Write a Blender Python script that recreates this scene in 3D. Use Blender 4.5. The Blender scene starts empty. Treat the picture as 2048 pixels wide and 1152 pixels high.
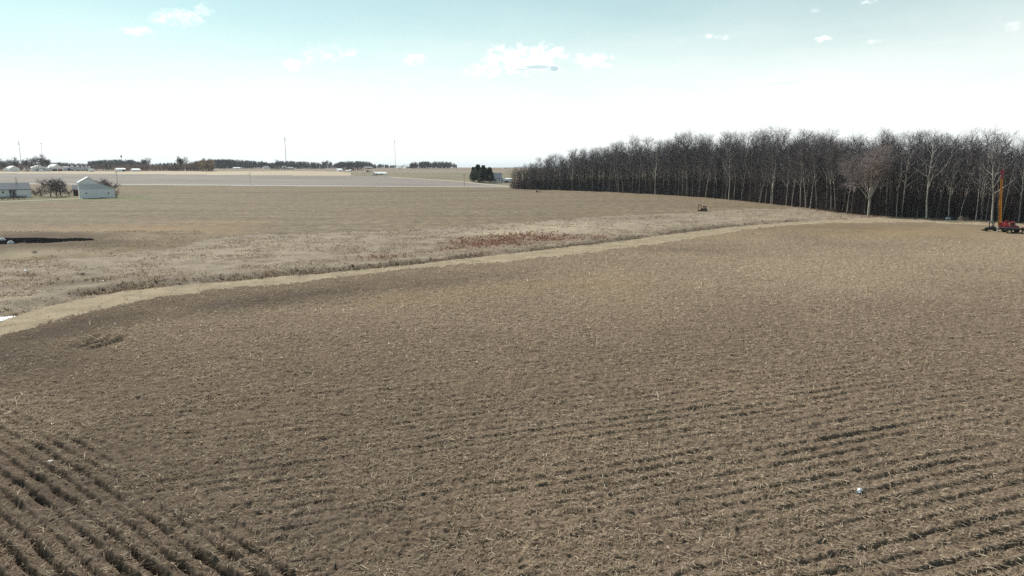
import bpy, math, random
import numpy as np
R = math.radians
random.seed(7)
rng = np.random.default_rng(11)
sc = bpy.context.scene
C = sc.collection

# ------------------------------------------------------------------ camera, sky, sun, exposure
CAM_H = 12.0
PITCH = R(9.88)
F = 1384.0                                   # focal length in pixels of the 2048 px wide photograph
cd = bpy.data.cameras.new('camera')
cam = bpy.data.objects.new('camera', cd)
C.objects.link(cam)
cam.location = (0, 0, CAM_H)
cam.rotation_euler = (R(90) - PITCH, 0, 0)
cd.sensor_width = 36.0
cd.lens = 36.0 * F / 2048.0
cd.clip_start = 0.5
cd.clip_end = 60000
sc.camera = cam

SUN_EL = R(41)
SUN_DIR = (-0.66, 0.75)                     # the sun stands ahead, to the left, high out of the picture
w = bpy.data.worlds.new('World')
sc.world = w
w.use_nodes = True
nt = w.node_tree
nt.nodes.clear()


def N(tree, kind, **kw):
    n = tree.nodes.new(kind)
    for k, v in kw.items():
        if k in n.inputs.keys() if isinstance(k, str) else False:
            n.inputs[k].default_value = v
        else:
            setattr(n, k, v)
    return n


def math_node(tree, op, a, b=None, c=None, clamp=False):
    n = tree.nodes.new('ShaderNodeMath')
    n.operation = op
    n.use_clamp = clamp
    for i, v in enumerate((a, b, c)):
        if v is None:
            continue
        if isinstance(v, (int, float)):
            n.inputs[i].default_value = v
        else:
            tree.links.new(v, n.inputs[i])
    return n.outputs[0]


def mix_col(tree, fac, a, b, mode='MIX'):
    n = tree.nodes.new('ShaderNodeMix')
    n.data_type = 'RGBA'
    n.blend_type = mode
    n.clamp_factor = True
    for i, v in ((0, fac), (6, a), (7, b)):
        if isinstance(v, (int, float)):
            n.inputs[i].default_value = v
        elif isinstance(v, tuple):
            n.inputs[i].default_value = (v[0], v[1], v[2], 1)
        else:
            tree.links.new(v, n.inputs[i])
    return n.outputs[2]


def ramp(tree, fac, stops):
    n = tree.nodes.new('ShaderNodeValToRGB')
    tree.links.new(fac, n.inputs[0])
    cr = n.color_ramp
    while len(cr.elements) < len(stops):
        cr.elements.new(0.5)
    for e, (p, c) in zip(cr.elements, stops):
        e.position = p
        e.color = (c[0], c[1], c[2], 1) if isinstance(c, tuple) else (c, c, c, 1)
    return n.outputs[0]


def maprange(tree, v, a, b, c=0.0, d=1.0, smooth=False):
    n = tree.nodes.new('ShaderNodeMapRange')
    n.clamp = True
    if smooth:
        n.interpolation_type = 'SMOOTHSTEP'
    tree.links.new(v, n.inputs[0])
    for i, x in enumerate((a, b, c, d)):
        n.inputs[i + 1].default_value = x
    return n.outputs[0]


def build_sky():
    sky = nt.nodes.new('ShaderNodeTexSky')
    sky.sky_type = 'NISHITA'
    sky.sun_disc = False
    sky.sun_elevation = SUN_EL
    sky.sun_rotation = math.atan2(SUN_DIR[0], SUN_DIR[1])
    sky.altitude = 250
    sky.air_density = 1.0
    sky.dust_density = 0.1
    sky.ozone_density = 1.0
    tc = nt.nodes.new('ShaderNodeTexCoord')
    nrm = nt.nodes.new('ShaderNodeVectorMath')
    nrm.operation = 'NORMALIZE'
    nt.links.new(tc.outputs['Generated'], nrm.inputs[0])
    sep = nt.nodes.new('ShaderNodeSeparateXYZ')
    nt.links.new(nrm.outputs[0], sep.inputs[0])
    X, Y, Z = sep.outputs
    az = math_node(nt, 'ARCTAN2', X, Y)
    el = math_node(nt, 'ARCSINE', Z)
    comb = nt.nodes.new('ShaderNodeCombineXYZ')
    nt.links.new(az, comb.inputs[0])
    nt.links.new(el, comb.inputs[1])
    tint = mix_col(nt, 1.0, sky.outputs[0], (SKY_TINT[0], SKY_TINT[1], SKY_TINT[2]), 'MULTIPLY')
    # thin high veil of cirrus, thickest low over the horizon and towards the right
    nz = nt.nodes.new('ShaderNodeTexNoise')
    mp = nt.nodes.new('ShaderNodeMapping')
    nt.links.new(comb.outputs[0], mp.inputs[0])
    mp.inputs['Scale'].default_value = (1.6, 7.0, 1)
    mp.inputs['Rotation'].default_value = (0, 0, R(4))
    nt.links.new(mp.outputs[0], nz.inputs['Vector'])
    nz.inputs['Scale'].default_value = 2.0
    nz.inputs['Detail'].default_value = 5
    nz.inputs['Roughness'].default_value = 0.6
    shifted = math_node(nt, 'ADD', el, math_node(nt, 'MULTIPLY', math_node(nt, 'SUBTRACT', nz.outputs[0], 0.5), 0.10))
    shifted = math_node(nt, 'SUBTRACT', shifted, math_node(nt, 'MULTIPLY', maprange(nt, az, -0.75, 0.6), 0.055))
    veil = maprange(nt, shifted, 0.215, -0.02, 0.0, 1.0, True)
    veil = math_node(nt, 'ADD', math_node(nt, 'MULTIPLY', veil, 0.82), maprange(nt, el, 0.24, 0.6, 0.20, 0.02), clamp=True)
    base = mix_col(nt, veil, tint, (VEIL[0], VEIL[1], VEIL[2]))
    # small cumulus clouds: (azimuth, elevation, half width, half height, density)
    def ae(px, py):
        u = (px - 1024) / F
        v = -(py - 576) / F
        dy = math.cos(PITCH) + v * math.sin(PITCH)
        dz = -math.sin(PITCH) + v * math.cos(PITCH)
        return math.atan2(u, dy), math.atan2(dz, math.hypot(u, dy))
    wn = nt.nodes.new('ShaderNodeTexNoise')
    mp2 = nt.nodes.new('ShaderNodeMapping')
    nt.links.new(comb.outputs[0], mp2.inputs[0])
    mp2.inputs['Scale'].default_value = (1.0, 1.5, 1)
    nt.links.new(mp2.outputs[0], wn.inputs['Vector'])
    wn.inputs['Scale'].default_value = 55
    wn.inputs['Detail'].default_value = 6
    wn.inputs['Roughness'].default_value = 0.62
    cloud = None
    specs = [(355, 36, 46, 15, .42), (285, 63, 30, 8, .45), (410, 20, 16, 11, .45), (330, 30, 30, 8, .3), (588, 130, 24, 11, .45),
             (640, 108, 34, 14, .4), (686, 104, 26, 11, .45), (826, 120, 24, 12, .45), (1045, 122, 84, 26, 1.0),
             (1085, 108, 46, 18, 1.0), (1180, 124, 50, 13, .75), (970, 145, 50, 10, .5), (1445, 74, 14, 5, .5),
             (1648, 77, 16, 5, .7), (1640, 83, 8, 3, .6), (1740, 2, 18, 5, .6), (1630, 22, 10, 5, .3), (2028, 48, 14, 9, .35), (1418, 72, 8, 4, .4), (1755, 82, 20, 4, .3)]
    for (px, py, hw, hh, dn) in specs:
        a, e = ae(px, py)
        da = math_node(nt, 'DIVIDE', math_node(nt, 'SUBTRACT', az, a), hw / F)
        de = math_node(nt, 'DIVIDE', math_node(nt, 'SUBTRACT', el, e), hh / F)
        r2 = math_node(nt, 'ADD', math_node(nt, 'MULTIPLY', da, da), math_node(nt, 'MULTIPLY', de, de))
        f = math_node(nt, 'SUBTRACT', 1.0, r2)
        f = math_node(nt, 'ADD', f, math_node(nt, 'MULTIPLY', math_node(nt, 'SUBTRACT', wn.outputs[0], 0.53), 7.0))
        f = math_node(nt, 'MULTIPLY', maprange(nt, f, -0.5, 1.6, 0, 1, True), dn)
        f = math_node(nt, 'MULTIPLY', f, maprange(nt, r2, 2.6, 1.0, 0, 1))
        cloud = f if cloud is None else math_node(nt, 'MAXIMUM', cloud, f)
    base = mix_col(nt, cloud, base, (1.1, 1.1, 1.09))
    # grey undersides
    for (px, py, hw, hh, dn) in [(1075, 134, 32, 5, .75), (1108, 137, 11, 6, .8), (1045, 139, 26, 2.5, .5), (1570, 166, 32, 3, .25)]:
        a, e = ae(px, py)
        da = math_node(nt, 'DIVIDE', math_node(nt, 'SUBTRACT', az, a), hw / F)
        de = math_node(nt, 'DIVIDE', math_node(nt, 'SUBTRACT', el, e), hh / F)
        r2 = math_node(nt, 'ADD', math_node(nt, 'MULTIPLY', da, da), math_node(nt, 'MULTIPLY', de, de))
        f = math_node(nt, 'ADD', math_node(nt, 'SUBTRACT', 1.0, r2), math_node(nt, 'MULTIPLY', math_node(nt, 'SUBTRACT', wn.outputs[0], 0.52), 3.0))
        f = math_node(nt, 'MULTIPLY', maprange(nt, f, 0.0, 0.9, 0, 1, True), dn)
        base = mix_col(nt, f, base, (0.36, 0.49, 0.54))
    # below the horizon the world is earth coloured
    base = mix_col(nt, maprange(nt, el, -0.03, -0.06), base, (0.16, 0.13, 0.10))
    bg = nt.nodes.new('ShaderNodeBackground')
    # the veil and clouds are given as final radiances; Background strength stays at the sky's physical 0.1
    sc10 = mix_col(nt, 1.0, base, (10, 10, 10), 'MULTIPLY')
    nt.links.new(sc10, bg.inputs[0])
    bg.inputs[1].default_value = 0.1
    out = nt.nodes.new('ShaderNodeOutputWorld')
    nt.links.new(bg.outputs[0], out.inputs[0])


SKY_TINT = (0.082, 0.095, 0.071)             # slight green-blue white balance of the camera (and 1/10 for the scaling below)
VEIL = (0.80, 0.83, 0.81)
build_sky()

sd = bpy.data.lights.new('sun', 'SUN')
sd.energy = 5.0
sd.angle = R(0.5)
sd.color = (1.0, 0.94, 0.85)
sun = bpy.data.objects.new('sun', sd)
C.objects.link(sun)
from mathutils import Vector, Matrix
sv = Vector((SUN_DIR[0] * math.cos(SUN_EL), SUN_DIR[1] * math.cos(SUN_EL), math.sin(SUN_EL)))
sun.rotation_euler = sv.to_track_quat('Z', 'Y').to_euler()
sun.location = (-60, 40, 60)

sc.view_settings.view_transform = 'Standard'
sc.view_settings.look = 'None'
sc.view_settings.exposure = 0.46
sc.view_settings.gamma = 1.0
sc.cycles.max_bounces = 4
sc.cycles.diffuse_bounces = 2
sc.cycles.glossy_bounces = 2
sc.cycles.transparent_max_bounces = 4
sc.cycles.volume_bounces = 0
sc.cycles.use_denoising = False


# ------------------------------------------------------------------ terrain and measuring
def zbase(d):
    """The land rises gently towards the far farms."""
    d = np.asarray(d, float)
    return np.where(d > 450, 11.3 * (1 - np.exp(-np.maximum(d - 450, 0) / 450.0)), 0.0)


def P(px, py):
    """World point of the land at a place measured in the photograph."""
    u = (px - 1024) / F
    v = -(py - 576) / F
    dy = math.cos(PITCH) + v * math.sin(PITCH)
    dz = -math.sin(PITCH) + v * math.cos(PITCH)
    dz = min(dz, -1e-4)
    lo, hi = 5.0, 60000.0
    for _ in range(60):
        t = math.sqrt(lo * hi)
        if CAM_H + dz * t > float(zbase(math.hypot(u, dy) * t)):
            lo = t
        else:
            hi = t
    return Vector((u * t, dy * t, float(zbase(math.hypot(u, dy) * t))))


def depth_of(p):
    return p.y * math.cos(PITCH) + (CAM_H - p.z) * math.sin(PITCH)


def mpp(p):
    """Metres per photograph pixel at a world point."""
    return depth_of(p) / F


def PIX(x, y, z):
    """World to photograph pixels (for classifying land that lies ahead)."""
    dep = y * math.cos(PITCH) + (CAM_H - z) * math.sin(PITCH)
    up = y * math.sin(PITCH) - (CAM_H - z) * math.cos(PITCH)
    dep = np.maximum(dep, 0.5)
    return 1024 + F * x / dep, 576 - F * up / dep


def vnoise(x, y, seed=0):
    xi = np.floor(x).astype(np.int64)
    yi = np.floor(y).astype(np.int64)
    xf = x - xi
    yf = y - yi
    u = xf * xf * (3 - 2 * xf)
    v = yf * yf * (3 - 2 * yf)

    def h(a, b):
        n = (a * 374761393 + b * 668265263 + seed * 1274126177) & 0xFFFFFFFF
        n = ((n ^ (n >> 13)) * 1103515245) & 0xFFFFFFFF
        return ((n ^ (n >> 16)) & 0xFFFF) / 65535.0
    a = h(xi, yi)
    b = h(xi + 1, yi)
    c = h(xi, yi + 1)
    d = h(xi + 1, yi + 1)
    return (a + (b - a) * u) + ((c + (d - c) * u) - (a + (b - a) * u)) * v - 0.5


def fbm(x, y, scale, octv=3, seed=0, rough=0.5):
    s = 0
    a = 1.0
    f = 1.0 / scale
    tot = 0
    for i in range(octv):
        ca, sa = math.cos(0.7 + 0.9 * i + seed), math.sin(0.7 + 0.9 * i + seed)
        s = s + a * vnoise((x * ca - y * sa) * f + 13.7 * i, (x * sa + y * ca) * f - 7.1 * i, seed + i)
        tot += a
        a *= rough
        f *= 2.03
    return s / tot * 2


def sstep(a, b, x):
    t = np.clip((x - a) / (b - a), 0, 1)
    return t * t * (3 - 2 * t)


# boundary lines measured in the photograph
L_FIELD = ([-1200, -400, 0, 100, 200, 300, 400, 500, 600, 700, 800, 900, 1000, 1100, 1200, 1300, 1400, 1480, 1560, 1640, 1750, 1850, 1950, 2048, 2600, 4000],
           [1000, 775, 668, 642, 617, 597, 582, 571, 563, 551, 540, 530, 522, 513, 502, 488, 472, 460, 450, 446, 444, 444, 448, 452, 470, 520])
L_PATH = ([-1200, -400, 0, 60, 150, 250, 340, 450, 560, 640, 760, 850, 950, 1050, 1150, 1250, 1350, 1450, 1560, 1640, 1750, 1850, 2048, 2600, 4000],
          [930, 730, 642, 622, 599, 582, 573, 563, 553, 547, 536, 526, 514, 504, 492, 481, 467, 455, 445, 440, 435, 438, 447, 465, 512])
L_DITCH = ([-400, 0, 60, 150, 250, 340, 450, 560, 640, 760, 850, 950, 1050, 1150, 1250, 1350, 1450, 1560, 1640, 1750],
           [690, 612, 597, 578, 563, 555, 547, 538, 533, 525, 516, 506, 496, 485, 474, 459, 448, 441, 438, 434])
L_MEADOW = ([-1200, -400, 0, 150, 290, 400, 500, 600, 700, 800, 900, 1000, 1100, 1200, 1300, 1400, 1450, 1520, 1600, 1680, 1740, 2048, 4000],
            [470, 466, 464, 464, 482, 478, 470, 467, 463, 458, 453, 447, 441, 433, 427, 424, 419, 416, 417, 428, 433, 440, 470])
L_WOOD = ([0, 1015, 1020, 1060, 1100, 1200, 1350, 1450, 1530, 1620, 1700, 1740, 1860, 1980, 2048, 2600, 4000],
          [300, 365, 376, 379, 380, 383, 390, 397, 406, 416, 425, 431, 434, 441, 444, 458, 500])
L_ROAD = ([-1200, 0, 300, 640, 800, 960, 1024, 1100, 4000], [363, 367, 369, 371.5, 372.6, 373.4, 373.8, 374, 378])
L_GREY = ([-1200, 0, 300, 560, 650, 760, 860, 960, 1020, 1100, 4000], [345, 346.5, 348, 350, 351, 351, 359, 366.5, 372, 375, 380])
L_TAN = ([-1200, 0, 300, 560, 640, 700, 760, 900, 1100, 4000], [341, 342, 342.2, 341.5, 342.5, 344.5, 344, 342.8, 342.8, 343])
A_DIR = (0.94, 0.342)


def emb_sdf(x, y):
    qx = np.abs(x + 105.0) - (43.0 - 14.0)
    qy = np.abs(y - 112.0) - (14.5 - 14.0)
    return np.hypot(np.maximum(qx, 0), np.maximum(qy, 0)) + np.minimum(np.maximum(qx, qy), 0) - 14.0


def emb_height(x, y):
    s = emb_sdf(x, y) + 0.8 * fbm(x, y, 9, 2, 77)
    crest = np.interp(y, [97, 112, 127], [1.28, 1.0, 0.5])
    crest = crest * sstep(-56, -66, x) + crest * 0.75 * (1 - sstep(-56, -66, x))
    wid = 4.5 + 9 * sstep(-78, -55, x)
    outer = crest * (1 - sstep(-1.0, 1.0, (s - wid * .5) / (wid * .55)))
    inner = np.maximum(crest + s * 0.19, -1.35)
    return np.where(s > 0, outer, inner), s


def zones(x, y, z0):
    """Integer zone and helper fields of land points."""
    px, py = PIX(x, y, z0)
    dist = np.hypot(x, y)
    ahead = y > 4
    n1 = fbm(x, y, 6, 3, 5)
    n2 = fbm(x, y, 1.2, 2, 9)
    jit = (n1 * 2.6 + n2 * 2.6) * np.clip(60.0 / np.maximum(dist, 1), 0.03, 1.0) * 1.5
    yj = py + jit
    zone = np.zeros(x.shape, np.int8)
    f_ = np.interp(px, *L_FIELD)
    p_ = np.interp(px, *L_PATH)
    m_ = np.interp(px, *L_MEADOW)
    w_ = np.interp(px, *L_WOOD)
    zone[ahead & (yj + 1.2 * np.clip(60.0 / np.maximum(dist, 1), .05, 1) * fbm(x, y, .5, 2, 15) * 3 < f_)] = 1
    zone[ahead & (yj < p_)] = 2
    zone[ahead & (yj < m_)] = 3
    zone[ahead & (py < np.interp(px, *L_ROAD))] = 4
    zone[ahead & (py < np.interp(px, *L_GREY))] = 5
    zone[ahead & (py < np.interp(px, *L_TAN))] = 6
    zone[(zone == 5) & (px > 700)] = 10
    lawn = ahead & (px < 330) & (yj > 389 - sstep(240, 330, px) * 0) & (yj < 404 - px * 0.02) & (px < 300 + 20 * n1)
    zone[lawn] = 7
    s = emb_sdf(x, y)
    zone[ahead & (s < 5.5 + n1 * 1.5 + 6 * sstep(-80, -58, x)) & (zone >= 2) & (zone <= 3)] = 8
    wood = ahead & (yj < w_) & (px > 1018) & (dist < 560)
    zone[wood] = 9
    zone[~ahead] = 0
    return zone, px, py, f_, p_, m_


def ridge(ph, d):
    sg = np.minimum(np.hypot(0.062, 0.5 * 9.6e-4 * d * d / 12 / 0.7), 0.24)
    at = (0.062 / sg) ** 0.7
    f = ph - np.floor(ph)
    row = np.floor(ph)
    amp = 0.55 + 0.7 * (np.sin(row * 12.9898) * 43758.5453 % 1.0)
    return 0.22 * np.sin((f - 0.12) * 2 * np.pi) - 1.3 * at * amp * np.exp(-((f - 0.16) / sg) ** 2) + 0.55 * amp * at * np.exp(-((f - 0.42) / (sg + 0.04)) ** 2)


def height(x, y, detail=True):
    d = np.hypot(x, y)
    z = zbase(d)
    zone, px, py, f_, p_, m_ = zones(x, y, z)
    e, s = emb_height(x, y)
    area = (s < 16) & (y > 80)
    z = z + np.where(area, e, 0)
    # ditch between the grass path and the meadow
    dl = np.interp(px, *L_DITCH)
    t = np.clip((py - dl) / np.maximum(p_ - dl, 1), 0, 1)
    ditch = np.where((y > 20) & (px < 1700) & (px > -600), np.sin(np.pi * t) ** 1.2, 0)
    z = z - 0.75 * ditch * (0.7 + 0.6 * fbm(x, y, 7, 2, 31))
    # meadow and grass roughness
    g = (zone == 2) | (zone == 8)
    z = z + np.where(g, 0.16 * fbm(x, y, 1.4, 3, 41) + 0.12 * fbm(x, y, 5, 2, 42), 0)
    z = z + np.where(zone == 1, 0.05 * fbm(x, y, 0.7, 3, 43), 0)
    # ploughed ridges and clods
    nf = (zone == 0) & (d < 140)
    A = x * -A_DIR[1] + y * A_DIR[0]
    wob = 0.10 * fbm(x, y, 5, 2, 51) + 0.05 * fbm(x, y, 1.0, 2, 52)
    phA = (A + wob) / 0.76
    # headland rows at the left follow a gentle curve
    B = x * 0.61 + y * 0.79
    phB = (B + wob + 0.0035 * (x * 0.79 - y * 0.61 + 28) ** 2) / 0.62
    mainf = sstep(10.4, 12.4, B + 1.6 * fbm(x, y, 3, 2, 53))
    ampA = (0.62 + 0.50 * sstep(-0.4, 0.4, fbm(x * 0.5, y * 1.1, 7, 3, 54))) * (0.40 + 0.60 * sstep(-4, 18, x - 0.15 * y))
    ampB = 1.35 + 0.75 * sstep(-0.35, 0.25, fbm(x, y, 4, 2, 55))
    rid = ridge(phA, d) * ampA * mainf + ridge(phB, d) * ampB * (1 - mainf)
    brk = 0.62 + 0.8 * sstep(-0.3, 0.25, fbm((x * 0.94 + y * 0.34) * 0.35, (y * 0.94 - x * 0.34) * 1.6, 1.3, 2, 57))
    z = z + np.where(nf, 0.10 * rid * brk * (1 - 0.55 * sstep(25, 50, d)) * (1 - 0.9 * sstep(50, 95, d)), 0)
    # turning arcs
    rr2 = np.hypot((x + 31.0), (y - 47.2) * 1.0)
    arcs = sstep(0.2, 1.0, (x + 31.0)) * (rr2 > 0.5) * (rr2 < 3.6) * sstep(-2.4, -1.6, (y - 47.2)) * sstep(2.6, 1.8, (y - 47.2))
    z = z + np.where(nf, 0.50 * arcs * (0.5 - np.abs((rr2 / 0.85) % 1.0 - 0.5) * 2), 0)
    if detail:
        c1 = fbm(x, y, 0.34, 3, 61, 0.6)
        c2 = fbm(x, y, 2.2, 2, 64)
        z = z + np.where(nf, 0.055 * c1 + 0.035 * c2 - 0.13 * np.maximum(fbm(x, y, 0.17, 2, 68) - 0.12, 0) - 0.10 * np.maximum(fbm(x * 0.8 + y * 0.3, y * 1.5, 0.42, 2, 69) - 0.25, 0) + 0.05 * np.maximum(fbm(x, y, 0.55, 2, 66), 0), 0)
        far = (zone == 3) & (d < 420)
        z = z + np.where(far, 0.10 * fbm(x, y, 1.6, 2, 71), 0)
        z = z + np.where(zone == 9, 0.2 * fbm(x, y, 3.0, 2, 72), 0)
    return z, zone, px, py


# ------------------------------------------------------------------ materials
def new_mat(name, rough=0.9, spec=0.2):
    m = bpy.data.materials.new(name)
    m.use_nodes = True
    b = m.node_tree.nodes['Principled BSDF']
    b.inputs['Roughness'].default_value = rough
    b.inputs['Specular IOR Level'].default_value = spec
    return m, m.node_tree, b


def noise_node(t, scale, detail=3, rough=0.55, vec=None, stretch=None, rot=0):
    tc = t.nodes.new('ShaderNodeTexCoord')
    src = tc.outputs['Object'] if vec is None else vec
    if stretch is not None:
        mp = t.nodes.new('ShaderNodeMapping')
        mp.inputs['Scale'].default_value = stretch
        mp.inputs['Rotation'].default_value = (0, 0, rot)
        t.links.new(src, mp.inputs[0])
        src = mp.outputs[0]
    n = t.nodes.new('ShaderNodeTexNoise')
    n.inputs['Scale'].default_value = scale
    n.inputs['Detail'].default_value = detail
    n.inputs['Roughness'].default_value = rough
    t.links.new(src, n.inputs['Vector'])
    return n.outputs[0]


def attr(t, name):
    a = t.nodes.new('ShaderNodeAttribute')
    a.attribute_name = name
    return a


def paint(name, col, rough=0.6, var=0.12, scale=3.0, metal=0.0, spec=0.3, col2=None):
    """Weathered paint, metal, wood: a base colour broken by two scales of noise."""
    m, t, b = new_mat(name, rough, spec)
    n = noise_node(t, scale, 4)
    n2 = noise_node(t, scale * 9, 3)
    f = math_node(t, 'ADD', math_node(t, 'MULTIPLY', n, 0.6), math_node(t, 'MULTIPLY', n2, 0.4))
    d = tuple(c * (1 - var) for c in col) if col2 is None else col2
    li = tuple(min(c * (1 + var * .5), 0.95) for c in col)
    t.links.new(ramp(t, f, [(0.32, d), (0.66, li)]), b.inputs['Base Color'])
    b.inputs['Metallic'].default_value = metal
    return m


def ribbed(name, col, pitch_m, rough=0.5, horizontal=False):
    """Sheet metal or siding with real ribs as bump."""
    m, t, b = new_mat(name, rough, 0.3)
    tc = t.nodes.new('ShaderNodeTexCoord')
    wv = t.nodes.new('ShaderNodeTexWave')
    wv.bands_direction = 'Z' if horizontal else 'X'
    wv.inputs['Scale'].default_value = 0.314 / pitch_m
    wv.inputs['Distortion'].default_value = 0
    t.links.new(tc.outputs['Object'], wv.inputs[0])
    n = noise_node(t, 0.7, 4)
    t.links.new(ramp(t, n, [(0.3, tuple(c * 0.9 for c in col)), (0.7, col)]), b.inputs['Base Color'])
    bp = t.nodes.new('ShaderNodeBump')
    bp.inputs['Strength'].default_value = 0.5
    bp.inputs['Distance'].default_value = 0.03
    t.links.new(wv.outputs[0], bp.inputs['Height'])
    t.links.new(bp.outputs[0], b.inputs['Normal'])
    return m


def stubble_mat():
    m, t, b = new_mat('ploughed corn ground', 1.0, 0.0)
    wet_and_shade = attr(t, 'wet_and_shade').outputs['Fac']
    straw = attr(t, 'straw').outputs['Fac']
    gold = attr(t, 'gold').outputs['Fac']
    far = attr(t, 'far').outputs['Fac']
    nA = noise_node(t, 9.0, 4, 0.7)
    nB = noise_node(t, 1.9, 4, 0.65)
    nC = noise_node(t, 0.30, 4, 0.6)
    nD = noise_node(t, 0.045, 4, 0.6)
    soil = ramp(t, nA, [(0.36, (0.050, 0.037, 0.029)), (0.50, (0.122, 0.094, 0.070)), (0.64, (0.235, 0.185, 0.138))])
    warm = ramp(t, nB, [(0.38, (0.078, 0.057, 0.042)), (0.62, (0.196, 0.150, 0.107))])
    col = mix_col(t, 0.45, soil, warm)
    # straw cover read as colour where the pieces are too far to be modelled
    cover = ramp(t, nA, [(0.36, (0.100, 0.076, 0.055)), (0.50, (0.265, 0.210, 0.150)), (0.64, (0.45, 0.365, 0.268))])
    spk = noise_node(t, 0.9, 5, 0.8)
    cover = mix_col(t, maprange(t, spk, 0.35, 0.62, 0.55, 0.0), cover, (0.10, 0.082, 0.060))
    amt = math_node(t, 'MULTIPLY', straw, math_node(t, 'ADD', 0.22, math_node(t, 'MULTIPLY', far, 0.75)))
    amt = math_node(t, 'ADD', amt, math_node(t, 'MULTIPLY', math_node(t, 'SUBTRACT', nC, 0.5), 0.5), clamp=True)
    amt = math_node(t, 'ADD', amt, math_node(t, 'MULTIPLY', math_node(t, 'SUBTRACT', nD, 0.5), 0.5), clamp=True)
    col = mix_col(t, amt, col, cover)
    col = mix_col(t, math_node(t, 'MULTIPLY', gold, 0.55), col, (0.26, 0.185, 0.09))
    col = mix_col(t, math_node(t, 'MULTIPLY', wet_and_shade, 0.7), col, (0.058, 0.048, 0.042))
    t.links.new(col, b.inputs['Base Color'])
    bp = t.nodes.new('ShaderNodeBump')
    bp.inputs['Strength'].default_value = 0.7
    bp.inputs['Distance'].default_value = 0.03
    t.links.new(nA, bp.inputs['Height'])
    t.links.new(bp.outputs[0], b.inputs['Normal'])
    return m


def grass_mat(name, c0, c1, c2, patch=None, s=1.0):
    m, t, b = new_mat(name, 0.95, 0.1)
    nA = noise_node(t, 3.0 * s, 5, 0.7)
    nB = noise_node(t, 0.35 * s, 4, 0.6)
    nC = noise_node(t, 0.05 * s, 4, 0.6)
    f = math_node(t, 'ADD', math_node(t, 'MULTIPLY', nA, 0.5), math_node(t, 'MULTIPLY', nB, 0.5))
    col = ramp(t, f, [(0.33, c0), (0.5, c1), (0.66, c2)])
    if patch:
        col = mix_col(t, maprange(t, nC, 0.45, 0.62, 0, 0.7), col, patch)
    red = attr(t, 'red').outputs['Fac']
    dark = attr(t, 'wet_and_shade').outputs['Fac']
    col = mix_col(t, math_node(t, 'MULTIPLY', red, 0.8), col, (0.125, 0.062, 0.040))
    col = mix_col(t, math_node(t, 'MULTIPLY', dark, 0.78), col, (0.080, 0.056, 0.040))  # on the bank this mixes in the painted slope shade
    pale = attr(t, 'straw').outputs['Fac']
    col = mix_col(t, math_node(t, 'MULTIPLY', pale, 0.6), col, (0.42, 0.36, 0.26))
    t.links.new(col, b.inputs['Base Color'])
    bp = t.nodes.new('ShaderNodeBump')
    bp.inputs['Strength'].default_value = 0.8
    bp.inputs['Distance'].default_value = 0.12
    t.links.new(nA, bp.inputs['Height'])
    t.links.new(bp.outputs[0], b.inputs['Normal'])
    return m


def field_mat(name, c0, c1, c2, streak=(0.02, 0.25, 1), rot=0.0, spk=0.5):
    m, t, b = new_mat(name, 0.95, 0.1)
    nS = noise_node(t, 1.0, 5, 0.6, stretch=streak, rot=rot)
    nA = noise_node(t, 0.35, 7, 0.9)
    f = math_node(t, 'ADD', math_node(t, 'MULTIPLY', nS, 1 - spk), math_node(t, 'MULTIPLY', nA, spk))
    col = ramp(t, f, [(0.38, c0), (0.5, c1), (0.62, c2)])
    if name.startswith('winter'):
        nD = noise_node(t, 0.03, 4, 0.6)
        col = mix_col(t, maprange(t, nD, .42, .6, 0, .4), col, (0.155, 0.118, 0.070))
        col = mix_col(t, math_node(t, 'MULTIPLY', attr(t, 'gold').outputs['Fac'], 0.6), col, (0.27, 0.18, 0.10))
        col = mix_col(t, math_node(t, 'MULTIPLY', attr(t, 'wet_and_shade').outputs['Fac'], 0.7), col, (0.062, 0.046, 0.036))
    t.links.new(col, b.inputs['Base Color'])
    return m


def tinted_mat(name, stops, rough=0.9):
    """Blades, straws and twigs: colour from each piece's own 'shade' value."""
    m, t, b = new_mat(name, rough, 0.15)
    c = ramp(t, attr(t, 'shade').outputs['Fac'], stops)
    t.links.new(c, b.inputs['Base Color'])
    tr = t.nodes.new('ShaderNodeBsdfTranslucent')
    t.links.new(c, tr.inputs[0])
    mx = t.nodes.new('ShaderNodeMixShader')
    mx.inputs[0].default_value = 0.55
    t.links.new(b.outputs[0], mx.inputs[1])
    t.links.new(tr.outputs[0], mx.inputs[2])
    t.links.new(mx.outputs[0], t.nodes['Material Output'].inputs[0])
    return m


M = {}
M['near'] = stubble_mat()
M['path'] = grass_mat('mown dry grass', (0.17, 0.136, 0.088), (0.265, 0.217, 0.148), (0.35, 0.292, 0.205))
M['meadow'] = grass_mat('tangled winter meadow', (0.115, 0.091, 0.066), (0.220, 0.180, 0.133), (0.335, 0.280, 0.208), (0.212, 0.173, 0.136))
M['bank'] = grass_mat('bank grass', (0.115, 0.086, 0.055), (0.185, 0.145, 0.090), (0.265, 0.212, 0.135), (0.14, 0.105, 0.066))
M['far'] = field_mat('winter wheat stubble', (0.068, 0.051, 0.034), (0.148, 0.117, 0.078), (0.270, 0.218, 0.148), (0.02, 0.10, 1), R(-4), 0.8)
M['grey'] = field_mat('bare grey field', (0.165, 0.147, 0.132), (0.200, 0.180, 0.163), (0.245, 0.220, 0.198), (0.006, 0.05, 1), R(3), 0.25)
M['tan'] = field_mat('pale stubble strip', (0.28, 0.23, 0.16), (0.37, 0.31, 0.225), (0.44, 0.38, 0.29), (0.004, 0.05, 1), 0, 0.2)
M['green'] = field_mat('far green brown field', (0.13, 0.115, 0.075), (0.17, 0.15, 0.10), (0.21, 0.18, 0.125), (0.006, 0.05, 1), 0, 0.3)
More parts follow.
